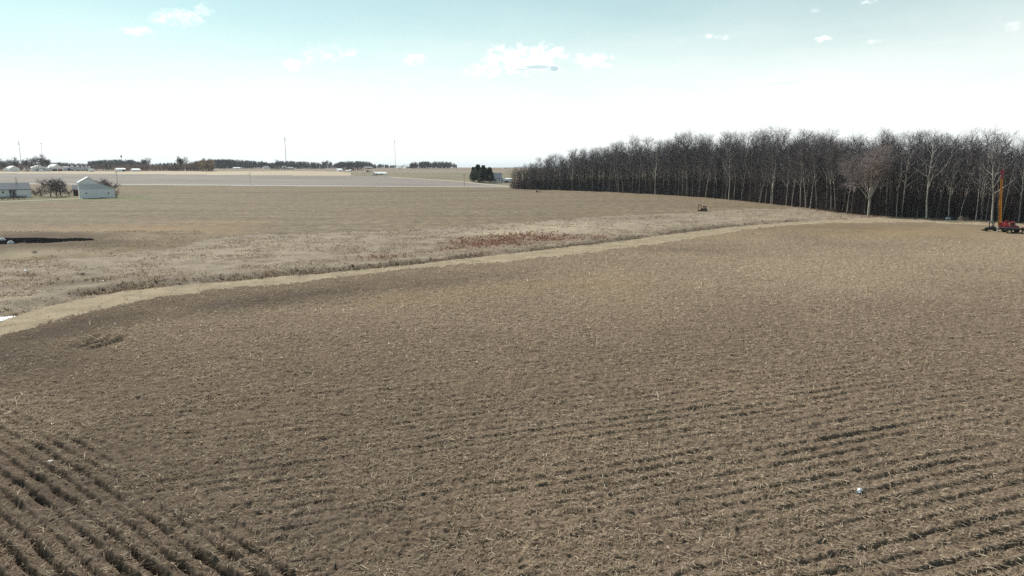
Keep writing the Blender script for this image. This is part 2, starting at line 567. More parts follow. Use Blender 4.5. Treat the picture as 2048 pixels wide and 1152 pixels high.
M['brown'] = field_mat('far brown land', (0.14, 0.105, 0.08), (0.19, 0.15, 0.115), (0.24, 0.195, 0.15), (0.002, 0.02, 1), 0, 0.2)
M['lawn'] = grass_mat('lawn', (0.07, 0.07, 0.035), (0.12, 0.115, 0.06), (0.185, 0.165, 0.095))
M['woodfloor'] = grass_mat('leaf litter', (0.07, 0.045, 0.03), (0.12, 0.08, 0.055), (0.18, 0.13, 0.09))
M['road'] = paint('road chippings', (0.34, 0.33, 0.31), 0.9, 0.12, 0.5)
M['lane'] = paint('pale dirt lane', (0.36, 0.32, 0.24), 0.95, 0.2, 0.5)
M['water'] = paint('dark pit sheet', (0.009, 0.009, 0.010), 1.0, 0.2, 0.5, spec=0.0)  # near-black sheet without gloss, laid in the pit
M['snow'] = paint('old snow', (0.80, 0.82, 0.84), 0.7, 0.08, 2.0)


# ------------------------------------------------------------------ mesh helpers
def link(name, me, mat=None, parent=None, loc=None, rz=0.0):
    o = bpy.data.objects.new(name, me)
    C.objects.link(o)
    if mat is not None and me is not None:
        me.materials.append(mat)
    if parent is not None:
        o.parent = parent
    if loc is not None:
        o.location = loc
    o.rotation_euler = (0, 0, rz)
    return o


def tag(o, label=None, cat=None, group=None, kind=None):
    if label:
        o['label'] = label
    if cat:
        o['category'] = cat
    if group:
        o['group'] = group
    if kind:
        o['kind'] = kind
    return o


def thing(name, label, cat, loc=(0, 0, 0), rz=0.0, group=None):
    return tag(link(name, None, loc=loc, rz=rz), label, cat, group)


def np_mesh(name, verts, faces, attrs=None, smooth=False):
    """verts (n,3), faces (m,k) of one size, attrs: point floats."""
    me = bpy.data.meshes.new(name)
    n, k = faces.shape
    me.vertices.add(len(verts))
    me.vertices.foreach_set('co', np.ascontiguousarray(verts, np.float32).ravel())
    me.loops.add(n * k)
    me.loops.foreach_set('vertex_index', np.ascontiguousarray(faces, np.int32).ravel())
    me.polygons.add(n)
    me.polygons.foreach_set('loop_start', np.arange(n, dtype=np.int32) * k)
    if smooth:
        me.polygons.foreach_set('use_smooth', np.ones(n, bool))
    for a, v in (attrs or {}).items():
        at = me.attributes.new(a, 'FLOAT', 'POINT')
        at.data.foreach_set('value', np.ascontiguousarray(v, np.float32))
    me.update(calc_edges=True)
    return me


class MB:
    """Collects simple solids and builds them as one mesh."""
    def __init__(self):
        self.v = []
        self.f = []

    def add(self, vs, fs):
        o = len(self.v)
        self.v += [tuple(p) for p in vs]
        self.f += [tuple(i + o for i in f) for f in fs]
        return self

    def box(self, x0, x1, y0, y1, z0, z1):
        vs = [(x, y, z) for x in (x0, x1) for y in (y0, y1) for z in (z0, z1)]
        return self.add(vs, [(0, 1, 3, 2), (4, 6, 7, 5), (0, 4, 5, 1), (2, 3, 7, 6), (0, 2, 6, 4), (1, 5, 7, 3)])

    def prism(self, pts, y0, y1):
        """Profile in x,z extruded along y."""
        n = len(pts)
        vs = [(p[0], y0, p[1]) for p in pts] + [(p[0], y1, p[1]) for p in pts]
        fs = [tuple(range(n)), tuple(range(2 * n - 1, n - 1, -1))] + [(i, i + n, (i + 1) % n + n, (i + 1) % n) for i in range(n)]
        return self.add(vs, fs)

    def prismx(self, pts, x0, x1):
        """Profile in y,z extruded along x."""
        n = len(pts)
        vs = [(x0, p[0], p[1]) for p in pts] + [(x1, p[0], p[1]) for p in pts]
        fs = [tuple(range(n - 1, -1, -1)), tuple(range(n, 2 * n))] + [(i, (i + 1) % n, (i + 1) % n + n, i + n) for i in range(n)]
        return self.add(vs, fs)

    def tube(self, a, b, r0, r1=None, n=8, cap=True):
        a = Vector(a)
        b = Vector(b)
        r1 = r0 if r1 is None else r1
        d = (b - a).normalized()
        u = d.orthogonal().normalized()
        v = d.cross(u)
        vs = []
        for c, r in ((a, r0), (b, r1)):
            for i in range(n):
                t = 2 * math.pi * i / n
                vs.append(c + u * (math.cos(t) * r) + v * (math.sin(t) * r))
        fs = [(i, (i + 1) % n, (i + 1) % n + n, i + n) for i in range(n)]
        if cap:
            fs += [tuple(range(n - 1, -1, -1)), tuple(range(n, 2 * n))]
        return self.add(vs, fs)

    def path(self, pts, r, n=6):
        for a, b in zip(pts[:-1], pts[1:]):
            self.tube(a, b, r, r, n)
        return self

    def cone(self, c, r, z0, z1, r1=0.02, n=20):
        return self.tube((c[0], c[1], z0), (c[0], c[1], z1), r, r1, n)

    def build(self, name, mat, parent=None, loc=None, rz=0.0, smooth=False, bevel=0):
        me = bpy.data.meshes.new(name)
        me.from_pydata(self.v, [], self.f)
        if smooth:
            for p in me.polygons:
                p.use_smooth = len(p.vertices) == 4
        me.update()
        o = link(name, me, mat, parent, loc, rz)
        if bevel:
            b = o.modifiers.new('bevel', 'BEVEL')
            b.width = bevel
            b.segments = 2
        return o


# ------------------------------------------------------------------ the land
def blobs(px, py, specs):
    out = np.zeros(px.shape)
    for (cx, cy, rx, ry, a, slope) in specs:
        q = ((px - cx) / rx) ** 2 + ((py - cy - (px - cx) * slope) / ry) ** 2
        out = np.maximum(out, a * np.exp(-q))
    return out


def land_fields(x, y, zone, px, py):
    """How wet, strawy, golden or weedy each bit of ground is (ground colour, plus slope shade painted on the bank)."""
    d = np.hypot(x, y)
    nn = fbm(x, y, 12, 4, 81)
    nm = fbm(x, y, 3, 3, 85)
    f_ = np.interp(px, *L_FIELD)
    wet_and_shade = blobs(px, py, [(150, 650, 380, 26, 1.0, -0.20), (520, 600, 330, 20, 1.0, -0.12), (0, 720, 260, 60, .85, 0),
                         (850, 565, 200, 16, .65, -0.1), (1390, 500, 110, 9, .5, 0.02), (250, 1000, 520, 230, .5, 0),
                         (1700, 455, 160, 6, .3, 0), (420, 480, 90, 5, 1, -0.10), (560, 469, 60, 4, 1.0, -.03), (470, 476, 160, 3.5, .8, -.06)])
    dl_ = np.interp(px, [230, 280, 500, 640, 960, 1024, 1100], [389, 387, 385.2, 384.5, 381.6, 380.3, 379.5])
    wet_and_shade = wet_and_shade + np.exp(-((py - dl_) / 0.9) ** 2) * (px > 230) * (px < 1100) * (0.75 + 0.6 * fbm(x, y, 30, 2, 95))
    wet_and_shade = np.clip(wet_and_shade + nn * 0.35 * (wet_and_shade > 0.05) + nm * .25 * (wet_and_shade > 0.05), 0, 1)
    straw = np.clip(0.35 + 0.65 * blobs(px, py, [(900, 610, 700, 70, 1, -0.06), (1500, 540, 700, 80, 1, -0.05), (2048, 500, 600, 60, .9, 0), (100, 820, 260, 50, .6, .1)]) + 0.4 * nn, 0, 1)
    gold = np.clip(blobs(px, py, [(1800, 466, 300, 14, .8, 0), (1000, 580, 330, 22, .55, -.08), (300, 462, 260, 14, .9, 0), (1920, 478, 120, 8, .6, 0.02)]) + 0.5 * nn - .12, 0, 1)
    red = np.clip(blobs(px, py, [(1000, 481, 100, 11, 1.5, -0.08), (1110, 476, 85, 6, 1.5, -0.02), (950, 489, 60, 6, 1.3, -.1),
                                 (740, 515, 80, 4.5, .55, -.07)]) * 1.2 * (0.8 + nm) - .12, 0, 1)
    mdark_shade = np.clip(blobs(px, py, [(130, 566, 130, 7, .9, -.08), (40, 549, 50, 3, .9, 0), (165, 549, 30, 3.5, .9, 0), (1300, 436, 80, 4, .5, -.02), (60, 500, 190, 7, 2.2, -.035), (90, 474, 120, 5.5, 1.8, 0), (220, 490, 60, 5, .8, -.1),  # bank slope entries are shade painted as darker colour; the rest is dark meadow
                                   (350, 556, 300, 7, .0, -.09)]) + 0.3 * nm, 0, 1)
    mdark_shade = np.clip(mdark_shade, 0, 1) * (mdark_shade > .12)
    pale = np.clip(blobs(px, py, [(1100, 458, 160, 12, .9, -.05), (1000, 466, 80, 7, .9, 0), (500, 500, 200, 12, .3, -.1), (1450, 434, 200, 10, .3, 0), (70, 490.5, 150, 2.4, 1.2, -.015), (90, 464.5, 140, 1.8, .8, 0), (50, 513, 160, 4, .6, -.03)]) + .4 * nm * .5, 0, 1)
    # ditch soil and tall weeds read darker
    dl = np.interp(px, *L_DITCH)
    p_ = np.interp(px, *L_PATH)
    t = np.clip((py - dl) / np.maximum(p_ - dl, 1), 0, 1)
    dit = np.sin(np.pi * t) * ((y > 20) & (px < 1700)) * np.clip(0.62 + 1.9 * fbm(x, y, 7, 3, 91), 0, 1)
    is_field = (zone == 0) | (zone == 3)
    wet_and_shade = np.where(is_field, wet_and_shade, np.maximum(mdark_shade, dit * 1.1))
    strw = np.where(is_field, straw, pale)
    # red brown weedy margin along the wood
    return wet_and_shade, strw, gold, red, sstep(35, 95, d), dit


def build_land():
    # radial rings: fine where the land is seen closely, azimuth columns fine across the view
    dep = np.concatenate([np.geomspace(86, 36, 26)[:-1], np.arange(36, 8, -0.055), np.arange(8, 2.0, -0.06),
                          np.arange(2.0, 0.25, -0.045), np.geomspace(0.25, 0.03, 26)])
    rad = CAM_H / np.tan(np.radians(dep))
    # far rings follow true distance so that the rise stays smooth
    near = rad < 440
    rad = np.concatenate([[0.3], rad[near], np.geomspace(445, 30000, 150)])
    az = np.concatenate([np.arange(-43, 43.01, 0.083), np.linspace(44, 316, 60)])
    az = np.radians(az)
    nr, na = len(rad), len(az)
    RR, AA = np.meshgrid(rad, az, indexing='ij')
    x = (RR * np.sin(AA)).ravel()
    y = (RR * np.cos(AA)).ravel()
    z, zone, px, py = height(x, y)
    wet_and_shade, straw, gold, red, far, dit = land_fields(x, y, zone, px, py)
    i, j = np.meshgrid(np.arange(nr - 1), np.arange(na), indexing='ij')
    j2 = (j + 1) % na
    faces = np.stack([i * na + j, i * na + j2, (i + 1) * na + j2, (i + 1) * na + j], -1).reshape(-1, 4)
    faces = faces[:, ::-1]
    fz = zone[faces[:, 0]]
    v = np.stack([x, y, z], -1)
    names = {0: ('ploughed_field', 'near'), 1: ('grass_path', 'path'), 2: ('meadow_ground', 'meadow'), 3: ('stubble_field', 'far'),
             4: ('bare_grey_field', 'grey'), 5: ('pale_field', 'tan'), 6: ('distant_land', 'brown'), 7: ('lawn_ground', 'lawn'),
             8: ('earth_bank', 'bank'), 9: ('woodland_floor', 'woodfloor'), 10: ('green_brown_field', 'green')}
    for k, (nm, mt) in names.items():
        fk = faces[fz == k]
        if not len(fk):
            continue
        used, inv = np.unique(fk, return_inverse=True)
        inv = inv.reshape(fk.shape)
        me = np_mesh(nm, v[used], inv, {'wet_and_shade': wet_and_shade[used], 'straw': straw[used], 'gold': gold[used], 'red': red[used], 'far': far[used]}, smooth=(k != 0))
        tag(link(nm, me, M[mt]), kind='structure')
    # the field beyond the driveway is greener than the pale one


build_land()


def hz(x, y):
    z, *_ = height(np.array([x], float), np.array([y], float))
    return float(z[0])


def strip(name, pts, width, mat, lift=0.05, kind='structure'):
    """A road or lane laid on the land through world points."""
    pts = [Vector((p[0], p[1], 0)) for p in pts]
    dense = []
    for a, b in zip(pts[:-1], pts[1:]):
        n = max(2, int((b - a).length / 4))
        dense += [a.lerp(b, t / n) for t in range(n)]
    dense.append(pts[-1])
    vs, fs = [], []
    for i, p in enumerate(dense):
        d = (dense[min(i + 1, len(dense) - 1)] - dense[max(i - 1, 0)]).normalized()
        n = Vector((-d.y, d.x, 0))
        for k, s in enumerate((-1, -0.5, 0, 0.5, 1)):
            q = p + n * (s * width / 2 * (1 + 0.05 * random.uniform(-1, 1)))
            vs.append((q.x, q.y, float(zbase(math.hypot(q.x, q.y))) + lift + (0.03 if abs(s) < 1 else -0.15)))
        if i:
            o = (i - 1) * 5
            for k in range(4):
                fs.append((o + k, o + k + 1, o + k + 6, o + k + 5))
    me = bpy.data.meshes.new(name)
    me.from_pydata(vs, [], fs)
    me.update()
    return tag(link(name, me, mat), kind=kind)


strip('road', [P(x, y) for x, y in [(-700, 364.5), (-200, 366), (0, 367.3), (300, 369.2), (640, 371.6), (800, 372.8), (960, 373.6), (1026, 374.2)]], 6.5, M['road'], 0.12)
strip('driveway', [P(x, y) for x, y in [(1026, 373.4), (1000, 371.0), (960, 367.4), (930, 363.8), (860, 358.8), (780, 354.2)]], 5.0, M['lane'], 0.1)
strip('dirt_lane', [P(x, y) for x, y in [(-500, 413), (-200, 407), (0, 403.4), (70, 401), (140, 398.4), (170, 397.4)]], 2.6, M['lane'], 0.12)
strip('country_road', [P(x, y) for x, y in [(560, 341.8), (640, 342.3), (700, 343.4), (760, 343.8), (900, 343.2), (1010, 342.8)]], 8.0, M['lane'], 0.1)


# ------------------------------------------------------------------ straw, grass and weeds (nobody could count them)
def scatter_strips(name, mat, x, y, z, L, W, yaw, pitch, shade, curl=None, kind='stuff', label=None, cat=None):
    """Thin bent pieces: each two quads long, lying or standing."""
    n = len(x)
    dx = np.cos(yaw) * np.cos(pitch)
    dy = np.sin(yaw) * np.cos(pitch)
    dz = np.sin(pitch)
    wx, wy = -np.sin(yaw), np.cos(yaw)
    curl = np.zeros(n) if curl is None else curl
    v = np.zeros((n, 6, 3), np.float32)
    for k, (t, ww) in enumerate(((0, 1.0), (0.5, 0.95), (1.0, 0.45))):
        px = x + dx * L * t + wx * curl * L * (t * t)
        py = y + dy * L * t + wy * curl * L * (t * t)
        pz = z + dz * L * t - np.abs(curl) * L * 0.2 * (t * t) * (dz > 0.3)
        for s_, q in ((-1, 0), (1, 1)):
            v[:, k * 2 + q, 0] = px + wx * W * .5 * s_ * ww
            v[:, k * 2 + q, 1] = py + wy * W * .5 * s_ * ww
            v[:, k * 2 + q, 2] = pz + (0.25 * W * s_ if k == 1 else 0)
    base = np.arange(n)[:, None] * 6
    f = np.concatenate([base + np.array([[0, 1, 3, 2]]), base + np.array([[2, 3, 5, 4]])], 0)
    me = np_mesh(name, v.reshape(-1, 3), f, {'shade': np.repeat(shade, 6)})
    return tag(link(name, me, mat), label, cat, kind=kind)


M['straw'] = tinted_mat('corn straw', [(0.0, (0.11, 0.083, 0.055)), (0.3, (0.25, 0.196, 0.142)), (0.55, (0.48, 0.39, 0.29)), (0.85, (0.80, 0.69, 0.54))])
M['blade'] = tinted_mat('dry grass blades', [(0.0, (0.13, 0.095, 0.065)), (0.5, (0.25, 0.195, 0.14)), (1.0, (0.40, 0.32, 0.235))])
M['weed'] = tinted_mat('tall brown weeds', [(0.0, (0.065, 0.048, 0.036)), (0.45, (0.17, 0.13, 0.092)), (1.0, (0.42, 0.34, 0.25))])
M['redweed'] = tinted_mat('red brown weeds', [(0.0, (0.10, 0.042, 0.030)), (0.6, (0.20, 0.096, 0.062)), (1.0, (0.33, 0.22, 0.15))])


def polar(n, r0, r1, half, scale):
    """Points with density falling as exp(-r/scale)."""
    r = np.linspace(r0, r1, 4000)
    c = np.cumsum(r * np.exp(-r / scale))
    rr = np.interp(rng.random(n) * c[-1], c, r)
    a = rng.uniform(-half, half, n)
    return rr * np.sin(a), rr * np.cos(a)


def build_straw():
    x, y = polar(800000, 12, 150, R(42), 30)
    z, zone, px, py = height(x, y)
    wet_and_shade, straw, gold, red, far, dit = land_fields(x, y, zone, px, py)
    clump = fbm(x, y, 1.3, 3, 101)
    fine = fbm(x, y, 0.45, 2, 103)
    keep = (zone == 0) & (rng.random(len(x)) < np.clip(0.42 + 0.7 * clump + 0.5 * fine + 0.25 * straw - 0.40 * wet_and_shade, 0.06, 1))
    x, y, z, wet_and_shade, straw = x[keep], y[keep], z[keep], wet_and_shade[keep], straw[keep]
    n = len(x)
    d = np.hypot(x, y)
    L = rng.uniform(0.06, 0.25, n) * (1 + (rng.random(n) < 0.06) * 0.7) * (1 + d / 160)
    W = rng.uniform(0.009, 0.019, n) * (1 + d / 55)
    shade = np.clip(rng.beta(2.0, 2.6, n) + 0.12 * straw - 0.18 * wet_and_shade, 0, 1)
    yaw = rng.uniform(0, 2 * np.pi, n)
    pitch = np.where(rng.random(n) < 0.035, rng.uniform(0.5, 1.2, n), rng.normal(0.08, 0.10, n))
    scatter_strips('corn_stubble', M['straw'], x, y, z + rng.uniform(0.005, 0.035, n), L, W, yaw, pitch, shade, rng.normal(0, 0.25, n))


def tufts(name, mat, n, r0, r1, half, scale, want, hlo, hhi, wlo, whi, per=4, dens=None, lean=0.45):
    x, y = polar(n, r0, r1, half, scale)
    z, zone, px, py = height(x, y)
    wet_and_shade, straw, gold, red, far, dit = land_fields(x, y, zone, px, py)
    k = want(x, y, zone, px, py, wet_and_shade, straw, red, dit)
    keep = rng.random(len(x)) < k
    x, y, z, kk = x[keep], y[keep], z[keep], k[keep]
    m = len(x)
    s0 = rng.random(m)
    hh = rng.uniform(hlo, hhi, m)
    X = np.repeat(x, per) + rng.normal(0, 0.10, m * per)
    Y = np.repeat(y, per) + rng.normal(0, 0.10, m * per)
    Z = np.repeat(z, per) - 0.04
    L = np.repeat(hh, per) * rng.uniform(0.6, 1.1, m * per)
    W = rng.uniform(wlo, whi, m * per)
    yaw = rng.uniform(0, 2 * np.pi, m * per)
    pit = np.pi / 2 - np.abs(rng.normal(0, lean, m * per))
    sh = np.clip(np.repeat(s0, per) * 0.6 + rng.random(m * per) * 0.4, 0, 1)
    scatter_strips(name, mat, X, Y, Z, L, W, yaw, pit, sh, rng.normal(0, 0.3, m * per))


def build_grass():
    tufts('meadow_grass', M['blade'], 230000, 48, 230, R(40), 75,
          lambda x, y, zo, px, py, w_, st, re, di: ((zo == 2) | (zo == 8)) * np.clip(0.35 + fbm(x, y, 4, 2, 121) - re * .5 - 0.2 * (zo == 8), 0, 1), 0.10, 0.26, 0.04, 0.09, 4, lean=1.15)
    tufts('ditch_weeds', M['weed'], 100000, 45, 200, R(40), 75,
          lambda x, y, zo, px, py, w_, st, re, di: (zo == 2) * np.clip(di * 1.0 + 0.45 * (w_ - .4) * (di < .1), 0, 1), 0.18, 0.5, 0.05, 0.12, 5, lean=0.5)
    tufts('rusty_weeds', M['redweed'], 60000, 55, 200, R(40), 90,
          lambda x, y, zo, px, py, w_, st, re, di: (zo == 2) * np.clip(re * 0.9, 0, 1), 0.2, 0.45, 0.05, 0.13, 4, lean=0.4)
    tufts('path_grass', M['blade'], 26000, 40, 200, R(40), 60,
          lambda x, y, zo, px, py, w_, st, re, di: (zo == 1) * 0.55, 0.06, 0.15, 0.05, 0.11, 4, lean=1.1)


build_straw()
build_grass()


# ------------------------------------------------------------------ trees
def grow(rnd, h, spec):
    """Branch segments of a bare tree: list of (p0, p1, r0, r1, level)."""
    segs = []

    def branch(p, d, L, r, lev):
        n = spec['seg'][lev]
        pts = [p]
        rad = [r]
        cur = d.normalized()
        tip = spec['tip'][lev]
        for i in range(n):
            j = spec['wob'][lev]
            cur = (cur + Vector((rnd.gauss(0, j), rnd.gauss(0, j), rnd.gauss(0, j * .6) + spec['up'][lev]))).normalized()
            p = p + cur * (L / n)
            r2 = r * (1 - (1 - tip) * (i + 1) / n)
            segs.append((pts[-1], p, rad[-1], r2, lev))
            pts.append(p)
            rad.append(r2)
        if lev + 1 >= len(spec['num']) + 1:
            return
        k = spec['num'][lev]
        lo, hi = spec['span'][lev]
        a0 = rnd.uniform(0, 6.28)
        for q in range(k):
            t = lo + (hi - lo) * (q + rnd.uniform(0.1, 0.9)) / k
            f = t * n
            i = min(int(f), n - 1)
            pos = pts[i].lerp(pts[i + 1], f - i)
            rr = rad[i] + (rad[i + 1] - rad[i]) * (f - i)
            ax = (pts[i + 1] - pts[i]).normalized()
            side = ax.orthogonal().normalized()
            a0 += 2.4 + rnd.uniform(-.5, .5)
            side.rotate(Matrix.Rotation(a0, 3, ax))
            ang = R(rnd.uniform(*spec['ang'][lev]))
            nd = ax * math.cos(ang) + side * math.sin(ang)
            env = spec['env'](t) if lev == 0 else (1.15 - 0.6 * t)
            branch(pos, nd, spec['len'][lev] * h * env * rnd.uniform(.75, 1.2), min(rr * 0.75, spec['rad'][lev] * h * (0.6 + 0.5 * env)), lev + 1)

    branch(Vector((0, 0, -0.3)), Vector((spec.get('lean', 0) * rnd.uniform(-1, 1), spec.get('lean', 0) * rnd.uniform(-1, 1), 1)), h * spec['trunk'], spec['tr'] * h, 0)
    for fk in spec.get('forks', []):
        branch(Vector((0, 0, h * fk[0])), Vector((fk[1], fk[2], 1)), h * fk[3], spec['tr'] * h * 0.72, 0)
    return segs


def seg_mesh(name, segs, sides, shade=None):
    n = len(segs)
    p0 = np.array([s[0][:] for s in segs])
    p1 = np.array([s[1][:] for s in segs])
    r0 = np.array([s[2] for s in segs])
    r1 = np.array([s[3] for s in segs])
    d = p1 - p0
    d /= np.linalg.norm(d, axis=1)[:, None] + 1e-9
    ref = np.where(np.abs(d[:, 2:3]) < 0.9, np.array([[0, 0, 1.0]]), np.array([[1.0, 0, 0]]))
    u = np.cross(d, ref)
    u /= np.linalg.norm(u, axis=1)[:, None]
    v = np.cross(d, u)
    vs = np.zeros((n, 2, sides, 3))
    for k in range(sides):
        a = 2 * math.pi * k / sides
        o = u * math.cos(a) + v * math.sin(a)
        vs[:, 0, k] = p0 + o * r0[:, None]
        vs[:, 1, k] = p1 + o * r1[:, None]
    base = np.arange(n)[:, None] * (2 * sides)
    fs = np.concatenate([base + np.array([[k, (k + 1) % sides, (k + 1) % sides + sides, k + sides]]) for k in range(sides)], 0)
    sh = None
    if shade is not None:
        sh = {'shade': np.repeat(shade, 2 * sides)}
    return np_mesh(name, vs.reshape(-1, 3), fs, sh, smooth=sides > 4)


def bark_mat(name, c0, c1, c2, scale=1.2):
    m, t, b = new_mat(name, 0.9, 0.15)
    f = noise_node(t, scale, 5, 0.7, stretch=(1, 1, 0.25))
    t.links.new(ramp(t, f, [(0.35, c0), (0.5, c1), (0.65, c2)]), b.inputs['Base Color'])
    return m


M['bark'] = bark_mat('grey bark', (0.19, 0.175, 0.155), (0.31, 0.285, 0.25), (0.43, 0.40, 0.35))
M['bark_pale'] = bark_mat('pale bark', (0.33, 0.31, 0.265), (0.49, 0.46, 0.40), (0.60, 0.57, 0.50))
M['bark_dark'] = bark_mat('dark bark', (0.045, 0.038, 0.034), (0.085, 0.072, 0.064), (0.14, 0.12, 0.105))
M['twig'] = bark_mat('twigs', (0.050, 0.043, 0.050), (0.085, 0.074, 0.082), (0.140, 0.122, 0.130), 0.2)
M['twig_warm'] = bark_mat('pinkish twigs', (0.20, 0.165, 0.165), (0.28, 0.235, 0.23), (0.36, 0.31, 0.30), 0.2)
M['twig_dark'] = bark_mat('dark twigs', (0.05, 0.04, 0.045), (0.085, 0.068, 0.072), (0.12, 0.10, 0.10), 0.3)
M['twig_house'] = bark_mat('purplish twigs', (0.075, 0.058, 0.062), (0.115, 0.090, 0.095), (0.16, 0.13, 0.13), 0.3)
M['twig_tan'] = bark_mat('tan twigs', (0.20, 0.155, 0.105), (0.28, 0.22, 0.155), (0.35, 0.285, 0.21), 0.3)
M['deep'] = bark_mat('deep wood stems', (0.036, 0.032, 0.042), (0.058, 0.052, 0.066), (0.095, 0.085, 0.100), 0.2)
M['brush'] = bark_mat('undergrowth stems', (0.050, 0.040, 0.044), (0.090, 0.072, 0.074), (0.16, 0.13, 0.12), 0.15)

WOOD = dict(trunk=0.93, tr=0.0085, tip=[.22, .3, .35, .5], seg=[9, 5, 4, 2], wob=[.035, .10, .16, .2], up=[.02, .10, .07, .03],
            num=[15, 7, 6], span=[(.36, .99), (.18, 1.), (.15, 1.)], ang=[(32, 58), (28, 55), (28, 60)], len=[.27, .115, .058],
            rad=[.0036, .0019, .0013], env=lambda t: 1.25 - 0.95 * max(0, t - .4) / .6, lean=.03)
VASE = dict(trunk=0.36, tr=0.016, tip=[.75, .25, .3, .35, .5], seg=[5, 8, 5, 4, 2], wob=[.03, .06, .10, .15, .2], up=[.0, .035, .04, .03, 0],
            num=[9, 11, 9, 5], span=[(.6, 1.0), (.25, 1.), (.15, 1.), (.2, 1)], ang=[(14, 46), (24, 48), (26, 55), (30, 60)], len=[.56, .24, .11, .05],
            rad=[.0085, .0032, .0017, .0011], env=lambda t: 1.0, lean=.02)
OAK = dict(trunk=0.5, tr=0.020, tip=[.5, .25, .3, .35, .5], seg=[5, 7, 5, 4, 2], wob=[.05, .12, .16, .2, .2], up=[.0, .03, .03, .02, 0],
           num=[10, 9, 8, 5], span=[(.3, 1.0), (.25, 1.), (.2, 1.), (.2, 1)], ang=[(35, 70), (30, 55), (30, 60), (30, 60)], len=[.46, .20, .10, .055],
           rad=[.0095, .004, .0022, .0015], env=lambda t: 1.1 - .35 * t, lean=.05)
BUSH = dict(trunk=0.35, tr=0.018, tip=[.6, .3, .4, .5], seg=[3, 5, 4, 3], wob=[.08, .12, .16, .2], up=[0, .04, .04, .02],
            num=[12, 8, 7], span=[(.05, 1.0), (.15, 1.), (.2, 1.)], ang=[(15, 65), (22, 50), (30, 60)], len=[.72, .32, .16],
            rad=[.010, .0050, .0035], env=lambda t: 1.0, lean=.05)
SPARSE = dict(WOOD, num=[9, 6, 5], tr=0.0075, span=[(.45, .99), (.2, 1.), (.2, 1.)], len=[.22, .10, .05])

PROTO = {}


def tree_proto(key, spec, seed, h=20.0, bark='bark', twig='twig', cut=1, thick=1.0):
    rnd = random.Random(seed)
    segs = grow(rnd, h, spec)
    big = [s for s in segs if s[4] <= cut]
    small = [(s[0], s[1], s[2] * thick, s[3] * thick, s[4]) for s in segs if s[4] > cut]
    a = seg_mesh('trunk', big, 6)
    b = seg_mesh('crown', small, 3)
    a.materials.append(M[bark])
    b.materials.append(M[twig])
    PROTO[key] = (a, b, h)


def place_tree(key, loc, h, rz=None, name='bare_tree', label=None, cat='tree', group=None, sx=1.0, tilt=(0, 0)):
    a, b, H = PROTO[key]
    root = thing(name, label, cat, loc, random.uniform(0, 6.28) if rz is None else rz, group)
    s = h / H
    root.scale = (s * sx, s * sx, s)
    root.rotation_euler = (tilt[0], tilt[1], root.rotation_euler[2])
    for nm, me in (('trunk', a), ('crown', b)):
        o = bpy.data.objects.new(nm, me)
        C.objects.link(o)
        o.parent = root
    return root


for i in range(7):
    tree_proto('wood%d' % i, WOOD if i < 5 else SPARSE, 100 + i, bark='bark' if i % 3 else 'bark_pale', twig='twig', thick=1.5)
for i in range(2):
    tree_proto('vase%d' % i, VASE, 214 + i, bark='bark', twig='twig_warm', cut=1, thick=1.9)
for i in range(2):
    tree_proto('oak%d' % i, OAK, 320 + i, bark='bark_dark', twig='twig_house', cut=1, thick=1.5)
tree_proto('bush0', BUSH, 431, bark='bark_dark', twig='twig_dark', cut=0, thick=1.4)
tree_proto('bush1', BUSH, 432, bark='bark_dark', twig='brush', cut=0, thick=1.4)
tree_proto('farbare0', OAK, 520, bark='bark', twig='twig', cut=1, thick=2.2)
tree_proto('farbare1', VASE, 521, bark='bark', twig='twig', cut=1, thick=2.4)
tree_proto('fartan', WOOD, 522, bark='bark', twig='twig_tan', cut=1, thick=5.0)


def wood_edge():
    """World points along the foot of the wood, left (far) to right (near)."""
    pts = [P(x, y) for x, y in [(1022, 377.5), (1060, 379), (1100, 380), (1150, 381.5), (1200, 383), (1275, 387), (1350, 391), (1450, 398.5), (1530, 407),
                                (1620, 417), (1700, 428), (1770, 433), (1860, 435.5), (1980, 441.5), (2048, 444.5), (2250, 450), (2500, 456)]]
    return pts


def wood_h(px):
    return float(np.interp(px, [1020, 1060, 1100, 1200, 1300, 1500, 1740, 1860, 2048, 2400], [12.5, 14.0, 18, 23, 25, 24, 20.8, 20.5, 18.3, 18.3]))


